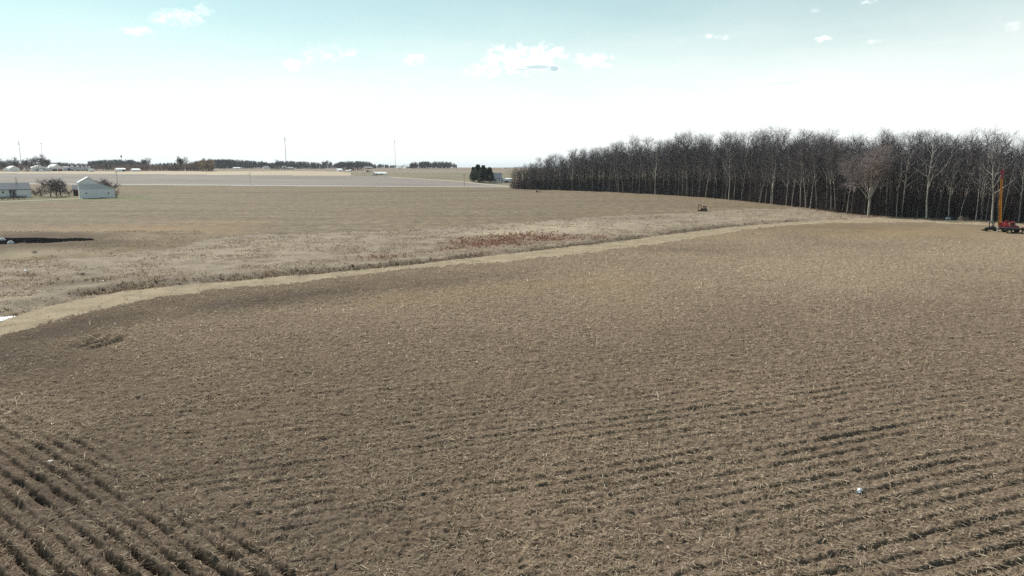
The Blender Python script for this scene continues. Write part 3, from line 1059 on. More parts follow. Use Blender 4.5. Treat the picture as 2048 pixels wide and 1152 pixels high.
def build_wood():
    edge = wood_edge()
    # arc-length samples
    out = []
    for a, b in zip(edge[:-1], edge[1:]):
        n = max(1, int((b - a).length / 1.0))
        for k in range(n):
            p = a.lerp(b, k / n)
            d = (b - a).normalized()
            out.append((p, Vector((-d.y, d.x, 0)) * (1 if (-d.y) > 0 or d.x > 0 else -1)))
    rnd = random.Random(5)
    # inward normal: away from the camera
    def inward(i):
        lo, hi = max(0, i - 12), min(len(out) - 1, i + 12)
        d = (out[hi][0] - out[lo][0]).normalized()
        n = Vector((-d.y, d.x, 0))
        return n if n.dot(out[i][0]) > 0 else -n
    kinds = ['wood1', 'wood2', 'wood4', 'wood5', 'wood1', 'wood2', 'wood4', 'wood0']
    rows = [(0.5, 2.8), (4.5, 3.9), (9.5, 4.6), (15, 5.6)]
    count = 0
    mass = []
    special = [(1640, 416), (1737, 432), (1793, 433), (1853, 437), (1951, 442), (1985, 445)]
    for ri, (off, step) in enumerate(rows):
        s = rnd.uniform(0, 2)
        while s < len(out) - 1:
            i = int(s)
            p = out[i][0] + inward(i) * (off + rnd.uniform(-1.6, 1.8))
            px = float(PIX(p.x, p.y, 0.0)[0])
            s += step * rnd.uniform(0.65, 1.4)
            if ri == 0 and any(abs(px - q[0]) < 5 for q in special):
                continue
            if px > 2120 or px < 1022:
                mass.append((p, px))
                continue
            hh = wood_h(px) * rnd.uniform(0.76, 1.14) * (0.9 if ri == 0 else 1.0)
            if ri == 0 and rnd.random() < 0.3:
                hh *= rnd.uniform(.5, .8)
            place_tree(rnd.choice(['wood0', 'wood3', 'wood6', 'wood5']) if (ri == 0 and px > 1755) else rnd.choice(kinds), (p.x, p.y, 0), hh, rnd.uniform(0, 6.28), 'bare_tree',
                       'tall bare grey tree standing among many like it in the wood on the right', 'tree', 'bare trees of the wood on the right',
                       rnd.uniform(.85, 1.15), (rnd.gauss(0, .03), rnd.gauss(0, .03)))
            count += 1
    print('wood trees', count)
    # deeper rows, one mass nobody could count
    for off in np.arange(20, 55, 5.5):
        s = rnd.uniform(0, 2)
        while s < len(out) - 1:
            i = int(s)
            p = out[i][0] + inward(i) * (off + rnd.uniform(-2, 2))
            mass.append((p, float(PIX(p.x, p.y, 0.0)[0])))
            s += 5.5 * rnd.uniform(.7, 1.4)
    sp = dict(WOOD, num=[11, 6, 4], seg=[5, 3, 2, 1])
    lows = []
    for q in range(4):
        sg = grow(random.Random(900 + q), 20, sp)
        lows.append((np.array([a[0][:] for a in sg]), np.array([a[1][:] for a in sg]), np.array([a[2] for a in sg]), np.array([a[3] for a in sg]), np.array([a[4] for a in sg])))
    join('deep_wood', M['deep'], lows, [(p, wood_h(px) * rnd.uniform(.82, 1.08)) for p, px in mass], rnd, 1.7)
    # saplings and brush that fill the wood's floor
    A, B2, r_, r2_, sh = [], [], [], [], []
    for k in range(26000):
        i = rnd.randrange(len(out))
        off = rnd.uniform(-0.5, 30) if rnd.random() < .6 else rnd.uniform(0, 8)
        p = out[i][0] + inward(i) * off + Vector((rnd.gauss(0, .5), rnd.gauss(0, .5), 0))
        h = rnd.choice([rnd.uniform(.6, 2.0), rnd.uniform(2, 6), rnd.uniform(5, 12)])
        a = p + Vector((0, 0, -.1))
        lean = Vector((rnd.gauss(0, .12), rnd.gauss(0, .12), 1)).normalized() if h > 2 else Vector((rnd.gauss(0, .7), rnd.gauss(0, .7), 1)).normalized()
        b = a + lean * h
        A.append(a[:]); B2.append(b[:])
        w0 = 0.015 + h * 0.006
        r_.append(w0); r2_.append(w0 * .4); sh.append(rnd.random())
        if h > 2:
            for _ in range(5):
                t = rnd.uniform(.25, .95)
                c = a.lerp(b, t)
                e = c + Vector((rnd.gauss(0, .6), rnd.gauss(0, .6), rnd.uniform(.1, .9))) * (h * .22)
                A.append(c[:]); B2.append(e[:]); r_.append(.016); r2_.append(.01); sh.append(rnd.random())
    segs = [(Vector(a), Vector(b), c, d, 0) for a, b, c, d in zip(A, B2, r_, r2_)]
    me = seg_mesh('undergrowth', segs, 3)
    tag(link('undergrowth', me, M['brush']), kind='stuff')


def join(name, mat, lows, places, rnd, thick=1.0, mat2=None):
    """Many simple trees joined into one object, for woods that read as one mass."""
    P0, P1, R0, R1 = [], [], [], []
    for p, h in places:
        a, b, r0, r1, lv = lows[rnd.randrange(len(lows))]
        s = h / 20.0
        t = rnd.uniform(0, 6.28)
        m = np.array([[math.cos(t), -math.sin(t), 0], [math.sin(t), math.cos(t), 0], [0, 0, 1]]) * s
        off = np.array([p.x, p.y, p.z])
        P0.append(a @ m.T + off)
        P1.append(b @ m.T + off)
        th = np.where(lv > 0, thick, 1.0)
        R0.append(r0 * s * th)
        R1.append(r1 * s * th)
    P0, P1, R0, R1 = np.concatenate(P0), np.concatenate(P1), np.concatenate(R0), np.concatenate(R1)
    n = len(P0)
    d = P1 - P0
    d /= np.linalg.norm(d, axis=1)[:, None] + 1e-9
    ref = np.where(np.abs(d[:, 2:3]) < 0.9, np.array([[0, 0, 1.0]]), np.array([[1.0, 0, 0]]))
    u = np.cross(d, ref)
    u /= np.linalg.norm(u, axis=1)[:, None]
    v = np.cross(d, u)
    vs = np.zeros((n, 2, 3, 3))
    for k in range(3):
        an = 2 * math.pi * k / 3
        o = u * math.cos(an) + v * math.sin(an)
        vs[:, 0, k] = P0 + o * R0[:, None]
        vs[:, 1, k] = P1 + o * R1[:, None]
    base = np.arange(n)[:, None] * 6
    fs = np.concatenate([base + np.array([[k, (k + 1) % 3, (k + 1) % 3 + 3, k + 3]]) for k in range(3)], 0)
    return tag(link(name, np_mesh(name, vs.reshape(-1, 3), fs), mat), kind='stuff')


build_wood()


def px_tree(key, px, yb, yt, label, name='bare_tree', group=None, rz=None, sx=1.0, tilt=(0, 0), dist=None, cat='tree'):
    """A tree whose foot and top are read off the photograph."""
    p = P(px, yb) if dist is None else at_dist(px, dist)
    h = (yb - yt) * mpp(p) if dist is None else (float(PIX(p.x, p.y, p.z)[1]) - yt) * mpp(p)
    return place_tree(key, p, h, rz, name, label, cat, group, sx, tilt)


def at_dist(px, d):
    """Point of the land at distance d in the direction of a photograph column."""
    a = math.atan2((px - 1024) / F, math.cos(PITCH) + (576 - 340) / F * math.sin(PITCH))
    return Vector((d * math.sin(a), d * math.cos(a), float(zbase(d))))


px_tree('vase0', 1640, 416, 282, 'broad pinkish bare tree with twin trunk, the smaller of the spreading two', rz=.4, sx=1.05)
px_tree('vase1', 1737, 432, 286, 'largest spreading bare tree with pale forked trunk at the wood edge', rz=2.2, sx=1.1)
px_tree('wood0', 1793, 433, 290, 'bare tree with a bright thin trunk just right of the largest spreading tree', tilt=(0, .03))
px_tree('wood3', 1853, 437, 268, 'tallest bare tree at the wood edge with pale lower trunk behind the brush heap', sx=1.2)
px_tree('wood5', 1951, 442, 300, 'pale bare tree at the field edge between the brush heap and the red drilling rig', tilt=(0, .04))
px_tree('wood2', 1984, 447, 276, 'leaning bare tree with thick pale trunk directly behind the drilling mast', tilt=(0.0, .09), sx=1.35, rz=1.0)


# ------------------------------------------------------------------ buildings
M['white'] = paint('white painted boards', (0.90, 0.90, 0.88), 0.6, 0.07, 0.6)
M['white_siding'] = ribbed('white siding', (0.84, 0.84, 0.82), 0.25, 0.55, True)
M['barn_sheet'] = ribbed('pale sheet metal', (0.86, 0.86, 0.86), 0.3, 0.45)
M['barn_upper'] = ribbed('greyer sheet metal', (0.58, 0.61, 0.65), 0.3, 0.45)
M['roof_pale'] = ribbed('pale metal roof', (0.70, 0.73, 0.76), 0.4, 0.4)
M['roof_blue'] = paint('blue grey shingles', (0.115, 0.14, 0.175), 0.85, 0.25, 1.2)
M['roof_grey'] = paint('grey roof', (0.24, 0.24, 0.26), 0.8, 0.2, 0.8)
M['roof_white'] = ribbed('white metal roof', (0.85, 0.85, 0.84), 0.5, 0.4)
M['trim'] = paint('trim', (0.84, 0.85, 0.85), 0.5, 0.05)
M['glass'] = paint('dark window glass', (0.02, 0.024, 0.028), 0.12, 0.2, spec=0.6)
M['boarded'] = paint('boarded window', (0.36, 0.38, 0.40), 0.7, 0.1)
M['red_shed'] = ribbed('dark red boards', (0.16, 0.022, 0.024), 0.2, 0.75)
M['dark_door'] = paint('dark doorway', (0.045, 0.045, 0.055), 0.8, 0.2)
M['rust_door'] = paint('rusty red doors', (0.30, 0.085, 0.05), 0.7, 0.2)
M['teal'] = paint('grey teal paint', (0.34, 0.42, 0.44), 0.6, 0.1)
M['galv'] = ribbed('galvanised steel', (0.60, 0.62, 0.64), 0.1, 0.35, True)
M['tanwall'] = paint('tan wall', (0.42, 0.37, 0.31), 0.8, 0.1, .2)
M['pole'] = paint('weathered pole wood', (0.16, 0.135, 0.115), 0.9, 0.2)
M['pole_pale'] = paint('pale pole', (0.55, 0.53, 0.50), 0.8, 0.1)
M['steel_grey'] = paint('grey steel lattice', (0.34, 0.34, 0.35), 0.6, 0.1)
M['tank_green'] = paint('green water tank', (0.17, 0.24, 0.19), 0.5, 0.1, .5)


class Place:
    """Local frame whose origin lies at a photographed foot point; x to the right, y away, z up."""
    def __init__(self, px, py, yaw=0.0, face=True):
        self.p = P(px, py)
        self.px, self.py = px, py
        self.rz = (-math.atan2(self.p.x, self.p.y) if face else 0.0) + yaw
        self.u = Vector((math.cos(self.rz), math.sin(self.rz), 0))
        self.n = Vector((-math.sin(self.rz), math.cos(self.rz), 0))
        self.m = self.at(px + 1, py)[0] - self.at(px, py)[0]

    def at(self, px, py):
        """Local x and z, on the upright plane through the foot, of a place in the photograph."""
        u = (px - 1024) / F
        v = -(py - 576) / F
        d = Vector((u, math.cos(PITCH) + v * math.sin(PITCH), -math.sin(PITCH) + v * math.cos(PITCH)))
        o = Vector((0, 0, CAM_H))
        q = o + d * ((self.p - o).dot(self.n) / d.dot(self.n)) - self.p
        return q.dot(self.u), q.z

    def X(self, px, py=None):
        return self.at(px, self.py if py is None else py)[0]

    def Z(self, py):
        return self.at(self.px, py)[1]


def fitted(root, name, mat, x0, x1, z0, z1, y=-0.05, thick=0.12, frame=None, fw=0.09):
    """A window or door a little proud of the wall, with its frame as sub-part."""
    o = MB().box(x0, x1, y, y + thick, z0, z1).build(name, mat, root)
    if frame is not None:
        f = MB()
        f.box(x0 - fw, x0, y - .04, y + thick, z0 - fw, z1 + fw).box(x1, x1 + fw, y - .04, y + thick, z0 - fw, z1 + fw)
        f.box(x0, x1, y - .04, y + thick, z1, z1 + fw).box(x0, x1, y - .04, y + thick, z0 - fw, z0)
        f.build('frame', frame, o)
    return o


def gable_house(name, label, cat, x0, x1, yb, ye, yr, depth, yaw=0.0, front='gable', wall='white', roof='roof_white', group=None, face=True, ov=0.35, peak=0.5):
    pl = Place((x0 + x1) / 2, yb, yaw, face)
    W = (x1 - x0) * pl.m
    e, r = pl.Z(ye), pl.Z(yr)
    root = thing(name, label, cat, pl.p, pl.rz, group)
    if front == 'gable':
        xa, xm, xb = -W / 2, -W / 2 + W * peak, W / 2
        MB().prism([(xa, -.5), (xa, e), (xm, r), (xb, e), (xb, -.5)], 0, depth).build('wall', M[wall], root)
        s1 = (r - e) / (xm - xa)
        s2 = (r - e) / (xb - xm)
        MB().prism([(xa - ov, e - s1 * ov + .02), (xa - ov, e - s1 * ov + .2), (xm, r + .2), (xb + ov, e - s2 * ov + .2), (xb + ov, e - s2 * ov + .02), (xm, r + .02)], -ov, depth + ov).build('roof', M[roof], root)
    else:
        h = depth / 2
        s = (r - e) / h
        MB().prismx([(0, -.5), (0, e), (h, r), (depth, e), (depth, -.5)], -W / 2, W / 2).build('wall', M[wall], root)
        MB().prismx([(-ov, e - s * ov + .02), (-ov, e - s * ov + .2), (h, r + .2), (depth + ov, e - s * ov + .2), (depth + ov, e - s * ov + .02), (h, r + .02)], -W / 2 - ov, W / 2 + ov).build('roof', M[roof], root)
    return root, pl, W, e, r


def near_farm():
    # big pale barn with a lean-to
    pl = Place(195, 396.2, R(3))
    b = thing('barn', 'big pale sheet metal barn with a long lean-to roof on its right side', 'barn', pl.p, pl.rz)
    X, Z = pl.X, pl.Z
    D = 11.0
    prof = [(X(159.8), -.5), (X(159.8), Z(365)), (X(180.3), Z(354.8)), (X(201.5), Z(367.5)), (X(230.6), Z(378.5)), (X(230.6), -.5)]
    MB().prism(prof, 0, D).build('wall', M['barn_sheet'], b)
    up = [(X(160.2), Z(378.8)), (X(160.2), Z(366.8)), (X(201.3), Z(367.7)), (X(229), Z(378.8))]
    MB().prism(up, -.04, .02).build('wall_panel', M['barn_upper'], b)
    MB().prism([(X(161.4), Z(366.3)), (X(180.3), Z(356.2)), (X(198.5), Z(366.3))], -.035, .02).build('gable_panel', M['barn_sheet'], b)
    t = .16
    MB().prism([(X(158.6), Z(365.6)), (X(158.6), Z(365.6) + t), (X(180.3), Z(354.8) + .22), (X(201.5), Z(367.5) + .2), (X(231.8), Z(379) + t), (X(231.8), Z(379)), (X(201.5), Z(367.5) + .02), (X(180.3), Z(354.8) + .02)], -.3, D + .3).build('roof', M['roof_pale'], b)
    MB().box(X(159.6), X(230.8), -.07, .02, Z(379.2), Z(378.7)).build('trim_board', M['trim'], b)
    for xx in (160.3, 230.0):
        MB().box(X(xx) - .09, X(xx) + .09, -.075, .02, 0, Z(379.3)).build('corner_board', M['trim'], b)
    fitted(b, 'window', M['boarded'], X(171), X(175), Z(388), Z(384.5), frame=M['trim']).__setitem__('label', 'boarded window')
    fitted(b, 'window', M['glass'], X(216.7), X(219.5), Z(388), Z(385), frame=M['trim']).__setitem__('label', 'small dark window')
    MB().box(X(200), X(211), -.9, -.02, -.2, .28).build('concrete_step', M['lane'], b)

    # red shed left of the barn
    r, pl, W, e, rr = gable_house('shed', 'dark red shed with grey roof, tight against the left of the pale barn', 'shed', 147.5, 160.5, 391.5, 379, 371.5, 5, 0, 'eave', 'red_shed', 'roof_grey')
    MB().box(-W / 2 - .03, -W / 2 + 1.0, -.06, .03, 0, e - .1).build('door', M['dark_door'], r)
    # white house with garage, cut by the left edge of the picture
    pl = Place(32, 395.5, R(4))
    h = thing('house', 'low white house with blue grey roof and garage at the left edge', 'house', pl.p, pl.rz)
    X, Z = pl.X, pl.Z
    e, rz = Z(378.3), Z(366.7)
    D = 9.0
    sl = (rz - e) / 4.5
    MB().prismx([(0, -.5), (0, e), (4.5, rz), (D, e), (D, -.5)], X(33), X(63)).build('garage_wall', M['white_siding'], h)
    MB().prismx([(1.6, -.5), (1.6, e + 1.6 * sl - .05), (4.5, rz - .05), (D, e), (D, -.5)], X(18.5), X(33)).build('porch_wall', M['teal'], h)
    MB().prismx([(0, -.5), (0, e), (4.5, rz), (D, e), (D, -.5)], X(-60), X(18.5)).build('wall', M['white_siding'], h)
    MB().prismx([(-.5, e - .5 * sl + .02), (-.5, e - .5 * sl + .2), (4.5, rz + .22), (D + .5, e - .5 * sl + .2), (D + .5, e - .5 * sl + .02), (4.5, rz + .02)], X(-62), X(63.8)).build('roof', M['roof_blue'], h)
    g = fitted(h, 'garage_door', M['white'], X(38), X(60), .05, Z(381.5), frame=M['trim'], fw=.12)
    for k in range(1, 4):
        MB().box(X(38) + .05, X(60) - .05, -.065, -.04, Z(381.5) * k / 4 - .02, Z(381.5) * k / 4 + .02).build('panel_joint', M['boarded'], g)
    fitted(h, 'window', M['glass'], X(5.5), X(9), Z(386.5), Z(382), frame=M['trim'])
    fitted(h, 'window', M['glass'], X(-20), X(-14), Z(387), Z(382), frame=M['trim'])
    fitted(h, 'window', M['glass'], X(20), X(23.5), Z(387), Z(382.5), y=1.55, frame=M['trim'])
    fitted(h, 'door', M['dark_door'], X(27), X(31), .05, Z(383), y=1.55, frame=M['trim'])
    MB().box(X(18.6), X(18.6) + .2, .1, .3, 0, e).build('porch_post', M['trim'], h)

    # trees round the house
    px_tree('oak0', 101, 394, 346, 'big leaning bare tree with long branches reaching left between house and shed', rz=3.6, sx=1.25, tilt=(0, -.12))
    px_tree('oak1', 122, 392.5, 349, 'dense dark bare tree right of the leaning one, beside the red shed', rz=1.2, sx=1.1)
    px_tree('bush0', 113, 393.5, 362, 'low many-stemmed dark tree between two larger bare trees by the house', rz=.3)
    px_tree('oak0', 204, 388, 350, 'dark bare tree showing behind the barn roof, right of its ridge', rz=5.0, sx=1.7)
    px_tree('oak1', 220, 390, 357, 'smaller dark bare tree behind the barn, near its lean-to end', rz=2.0, sx=1.5)
    px_tree('bush0', 234.5, 394.5, 374, 'small leaning bare tree beside the right wall of the barn', rz=2.8, tilt=(0, .35), sx=.8)
    px_tree('wood5', 33, 397, 352, 'thin young bare tree in front of the white house', rz=1, sx=.9)
    px_tree('bush1', 72, 392.5, 378, 'shrubby thicket between the white house and the leaning tree', name='shrub', cat='shrub', sx=1.6)
    px_tree('bush0', 82, 393, 372, 'broad dense brush left of the leaning tree by the house', name='shrub', cat='shrub', sx=1.5, rz=2)
    px_tree('bush1', 139, 392, 375, 'dark bush touching the left side of the red shed', name='shrub', cat='shrub', sx=1.3)
    for i, (px, yb, yt) in enumerate([(4, 400, 391), (15, 400, 390), (27, 399.5, 389.5), (38, 399, 389), (50, 398.5, 388.5)]):
        px_tree('bush0', px, yb, yt, ['dark low shrub at the left picture edge, first of the hedge', 'dark low shrub under the leftmost house window', 'dark low shrub below the porch of the white house',
                                      'dark low shrub left of the garage door', 'rounded dark shrub in front of the garage door, last of the hedge'][i], name='shrub', cat='shrub', group='shrubs in front of the white house', sx=1.5, rz=i)


near_farm()


def far_box(name, label, cat, x0, x1, yb, yt, depth, mat, yaw=0.0, group=None, roof=None):
    pl = Place((x0 + x1) / 2, yb, yaw)
    W = (x1 - x0) * pl.m
    t = thing(name, label, cat, pl.p, pl.rz, group)
    H = pl.Z(yt)
    MB().box(-W / 2, W / 2, 0, depth, -.5, H).build('body', M[mat], t)
    MB().box(-W / 2 - .15, W / 2 + .15, -.15, depth + .15, H, H + .25).build('roof', M[roof or mat], t)
    return t, pl, W, H


def grain_bin(x0, x1, yb, ye, yt, label):
    pl = Place((x0 + x1) / 2, yb)
    r = (x1 - x0) * pl.m / 2
    t = thing('grain_bin', label, 'grain bin', pl.p + Vector((0, r, 0)), pl.rz, 'grain bins of the far farm')
    MB().tube((0, 0, -.3), (0, 0, pl.Z(ye)), r, r, 24).build('wall', M['galv'], t, smooth=True)
    MB().tube((0, 0, pl.Z(ye)), (0, 0, pl.Z(yt)), r * 1.06, r * .12, 24).build('roof', M['roof_white'], t, smooth=True)
    MB().box(-.5, .5, -r - .06, -r + .4, .3, 2.4).build('hatch', M['steel_grey'], t)


def mast(px, yb, yt, label, w0=.5, heads=(), mat='steel_grey', dist=None, guyed=False, name='radio_mast'):
    p = P(px, yb) if dist is None else at_dist(px, dist)
    m = mpp(p)
    yb2 = float(PIX(p.x, p.y, p.z)[1])
    H = (yb2 - yt) * m
    t = thing(name, label, 'mast', p, -math.atan2(p.x, p.y))
    b = MB()
    legs = [(w0 * math.cos(a), w0 * math.sin(a)) for a in (0.5, 2.6, 4.7)]
    for (x, y) in legs:
        b.tube((x, y, 0), (x * .6, y * .6, H), w0 * .28, w0 * .2, 5)
    n = max(6, int(H / (w0 * 6)))
    for i in range(n):
        z0, z1 = H * i / n, H * (i + 1) / n
        for k in range(3):
            a, c = legs[k], legs[(k + 1) % 3]
            s0, s1 = 1 - .4 * i / n, 1 - .4 * (i + 1) / n
            b.tube((a[0] * s0, a[1] * s0, z0), (c[0] * s1, c[1] * s1, z1), w0 * .12, None, 4)
    b.build('lattice', M[mat], t)
    for (yh, wd) in heads:
        z = (yb2 - yh) * m
        q = MB()
        for k in range(3):
            a = 2.09 * k
            cx, cy = math.cos(a) * wd * m, math.sin(a) * wd * m
            q.tube((0, 0, z), (cx, cy, z), w0 * .14, None, 4)
            q.box(cx - w0 * .5, cx + w0 * .5, cy - w0 * .5, cy + w0 * .5, z - 1.1, z + 1.1)
        q.build('antenna', M[mat], t)
    return t


def pole(px, yb, yt, label, r=.14, mat='pole', arm=True, group='utility poles'):
    p = P(px, yb)
    H = (yb - yt) * mpp(p)
    t = thing('utility_pole', label, 'utility pole', p, -math.atan2(p.x, p.y) + .5, group)
    MB().tube((0, 0, -.3), (0, 0, H), r, r * .7, 8).build('post', M[mat], t)
    if arm:
        MB().box(-1.1, 1.1, -r - .12, -r, H - .75, H - .6).build('crossarm', M[mat], t)
        for k, x in enumerate((-1.0, -.5, .5, 1.0)):
            MB().tube((x, -r - .06, H - .6), (x, -r - .06, H - .4), .05, .03, 6).build('insulator', M['trim'], t)
    return t


def far_farm():
    yw = R(52)                                # their fronts look left of the camera, into the sun
    r, pl, W, e, q = gable_house('shed', 'white gabled shed, leftmost on the far farm', 'shed', 20, 39.5, 343, 336.5, 332, 14, R(18), 'gable', 'white', 'roof_white')
    fitted(r, 'door', M['trim'], -3.2, 3.2, 0, 4.4)
    far_box('trailer', 'small white trailer, left of two between the leftmost far sheds', 'trailer', 47.5, 52.5, 342.5, 338, 3, 'white', R(16))
    far_box('trailer', 'small white and tan trailer, right of two between the leftmost far sheds', 'trailer', 54.5, 59.5, 342.8, 339, 3, 'tanwall', R(16), roof='roof_white')
    r, pl, W, e, q = gable_house('shed', 'white round-shouldered shed with wide grey door on the far farm', 'shed', 71.5, 93.5, 342.5, 335, 331, 16, R(18), 'gable', 'white', 'roof_white')
    fitted(r, 'door', M['boarded'], -5, 4.6, 0, pl.Z(337), frame=M['trim'], fw=.2)
    pl = Place(84, 343.6)
    t = thing('van', 'white van parked before the far shed with the grey door', 'van', pl.p, pl.rz)
    b = MB().prism([(-2.7, .35), (-2.7, 2.5), (1.2, 2.6), (2.0, 1.5), (2.9, 1.3), (2.9, .35)], -.95, .95).build('body', M['white'], t, bevel=.1)
    MB().prism([(1.1, 1.55), (1.1, 2.35), (1.25, 2.35), (1.85, 1.55)], -.97, .97).build('window', M['glass'], t)
    for x in (-1.7, 1.8):
        for y in (-.95, .95):
            MB().tube((x, y - .1, .38), (x, y + .1, .38), .38, None, 14).build('wheel', M['dark_door'], t)
    r, pl, W, e, q = gable_house('barn', 'white open-fronted barn with one dark and one rusty bay on the far farm', 'barn', 103.5, 127.5, 342.3, 336, 328.5, 20, R(18), 'gable', 'white', 'roof_white')
    fitted(r, 'door', M['dark_door'], -W / 2 + .8, -.6, 0, e - 1.0)
    fitted(r, 'door', M['rust_door'], .4, W / 2 - 1.1, 0, e - 1.0)
    r, pl, W, e, q = gable_house('shed', 'low grey metal shed right of the open-fronted barn', 'shed', 128.5, 139.5, 341.8, 335, 333, 10, R(16), 'eave', 'galv', 'roof_grey')
    fitted(r, 'door', M['dark_door'], 1.2, 3.6, 0, 3)
    grain_bin(138.5, 147, 341.8, 334, 331, 'grey grain bin with white cone roof beside the low metal shed')
    grain_bin(149.5, 158.5, 342, 334, 331, 'white grain bin in the middle of the far farm row')
    grain_bin(161, 166.5, 341.8, 334, 332, 'narrow silver grain bin between two white ones')
    grain_bin(168, 175, 342, 334.5, 331.2, 'white grain bin second from the right end of the row')
    grain_bin(174.5, 181, 342.2, 335, 332.5, 'low white grain bin behind the white box trailer')
    t, pl, W, H = far_box('trailer', 'white box trailer at the right end of the far grain bins', 'trailer', 179, 188.5, 343.4, 337.6, 3, 'white', R(16))
    for x in (-W / 2 + 1.5, W / 2 - 1.5):
        MB().tube((x, -.12, .35), (x, .2, .35), .5, None, 12).build('wheel', M['dark_door'], t)
    r, pl, W, e, q = gable_house('shed', 'low white shed with dark lean-to end, left of two by the far field', 'shed', 235, 252, 343, 338.5, 336.5, 12, R(16), 'eave', 'white', 'roof_white')
    fitted(r, 'door', M['dark_door'], W / 2 - 3.8, W / 2 - .4, 0, e - .5)
    gable_house('shed', 'small white shed, right of two by the far field', 'shed', 266, 281, 343, 339.3, 337.5, 10, R(16), 'eave', 'white', 'roof_white')
    gable_house('farm_building', 'long grey roofed building behind the open-fronted barn', 'building', 95, 119, 334.5, 331, 325.5, 30, R(16), 'eave', 'roof_grey', 'roof_grey')
    gable_house('farm_building', 'small grey roofed house among brown trees, far left', 'house', 8, 18, 335.5, 331, 326, 14, R(16), 'eave', 'tanwall', 'roof_grey')
    far_box('farm_building', 'tan flat-roofed building in front of the far left wood', 'building', 212, 240, 332.5, 325.5, 40, 'tanwall')
    far_box('farm_building', 'pale small block at the left end of the far wood', 'building', 186, 197, 331, 323.5, 20, 'tanwall')
    gable_house('farm_building', 'grey roofed farmhouse low behind the brown hedge', 'house', 328, 345, 335, 331, 327.5, 20, R(16), 'eave', 'white', 'roof_grey')
    # farther along the horizon
    pl = Place(464.5, 333.9)
    t = thing('silo', 'white silo in front of the long middle wood', 'silo', at_dist(464.5, 1500), 0)
    m = mpp(t.location)
    MB().tube((0, 0, -1), (0, 0, 6.2 * m), 1.7 * m, None, 18).build('wall', M['white'], t, smooth=True)
    MB().tube((0, 0, 6.2 * m), (0, 0, 7.4 * m), 1.75 * m, .5 * m, 18).build('roof', M['roof_white'], t, smooth=True)
    def farh(name, label, cat, px, wpx, hpx, d, mat='white', roof='roof_grey', front='eave', dep=14, rh=.5):
        p = at_dist(px, d)
        m = mpp(p)
        t = thing(name, label, cat, p, -math.atan2(p.x, p.y) + R(18))
        W, e, r = wpx * m, hpx * m * (1 - rh), hpx * m
        if front == 'eave':
            MB().prismx([(0, -1), (0, e), (dep / 2, r), (dep, e), (dep, -1)], -W / 2, W / 2).build('wall', M[mat], t)
            MB().prismx([(-.5, e - .2), (-.5, e + .1), (dep / 2, r + .4), (dep + .5, e + .1), (dep + .5, e - .2), (dep / 2, r + .1)], -W / 2 - .4, W / 2 + .4).build('roof', M[roof], t)
        else:
            MB().prism([(-W / 2, -1), (-W / 2, e), (0, r), (W / 2, e), (W / 2, -1)], 0, dep).build('wall', M[mat], t)
            MB().prism([(-W / 2 - .5, e - .2), (-W / 2 - .5, e + .1), (0, r + .4), (W / 2 + .5, e + .1), (W / 2 + .5, e - .2), (0, r + .1)], -.5, dep + .5).build('roof', M[roof], t)
        MB().box(-W * .12, W * .12, -.08, .1, 0, e * .7).build('door', M['dark_door'], t)
        return t
    farh('shed', 'long low white shed at the foot of the middle wood', 'shed', 475, 12, 2.4, 1400, roof='roof_white')
    farh('house', 'white house at the right foot of the middle wood', 'house', 534, 9, 4.5, 1400)
    farh('house', 'white gabled house beside the dark evergreen row', 'house', 571.5, 6, 7, 1150, front='gable')
    farh('house', 'grey roofed bungalow right of the white gabled house', 'house', 583, 11, 4.5, 1150, 'tanwall')
    farh('farm_building', 'white block-shaped building standing high before the wood by the tall mast', 'building', 598, 8, 8.5, 1600, roof='roof_white', dep=20, rh=.1)
    farh('house', 'small white farmhouse at the left of the brown hedge, mid distance', 'house', 681, 9, 5.2, 900, roof='roof_white')
    farh('shed', 'tiny white gabled shed right of the small farmhouse', 'shed', 702.5, 3, 3.6, 900, front='gable', roof='roof_white', dep=6)
    farh('shed', 'low white sheds amid the brown hedge', 'shed', 695, 5, 2.2, 900, roof='roof_white', dep=6)
    farh('house', 'dark roofed house behind the brown hedge', 'house', 738, 16, 4, 1300, 'tanwall')
    t = farh('barn', 'long white building with pale roof standing alone before the grey field', 'barn', 762, 24, 5.2, 700, roof='roof_white', dep=10)
    farh('barn', 'big pale barn right of the slender mast on the horizon', 'barn', 822.5, 22, 7.5, 1500, 'barn_sheet', 'roof_pale', dep=24)
    farh('shed', 'low grey shed left of the slender mast on the horizon', 'shed', 799, 9, 3, 1500, 'barn_sheet', 'roof_pale')
    farh('house', 'white house low on the horizon between two woods', 'house', 748, 8, 3, 1700)
    farh('farm_building', 'pale farm building on the horizon above the white house', 'building', 1012, 12, 2.6, 1500, 'barn_sheet', 'roof_pale')
    # masts, water tower, poles
    mast(44, 341, 283, 'leftmost tall thin mast above the far farm', .45, ((284, 2.2), (289, 1.2)), dist=1500)
    mast(88, 341, 287, 'second tall thin mast, right of the leftmost one', .4, ((288, 1.2),), dist=1500)
    mast(573, 336, 276, 'tall dark mast with two antenna rings standing behind the middle wood', .75, ((277.5, 2.4), (281.5, 2.4)), dist=1700)
    mast(791, 336, 280.5, 'slender pale mast with a thick head between two woods', .5, ((282, 1.0), (286, .9)), 'pole_pale', dist=1700)
    mast(657, 336, 321, 'short thin mast at the edge of the wood near the centre left', .3, ((321.5, .6),), dist=1500)
    p = at_dist(245, 1500)
    m = mpp(p)
    t = thing('water_tower', 'green mushroom water tower above the far left wood', 'water tower', p, 0)
    H = (float(PIX(p.x, p.y, p.z)[1]) - 311) * m
    MB().tube((0, 0, 0), (0, 0, H - 3 * m), .55 * m, .35 * m, 12).build('stem', M['pole_pale'], t)
    q = MB()
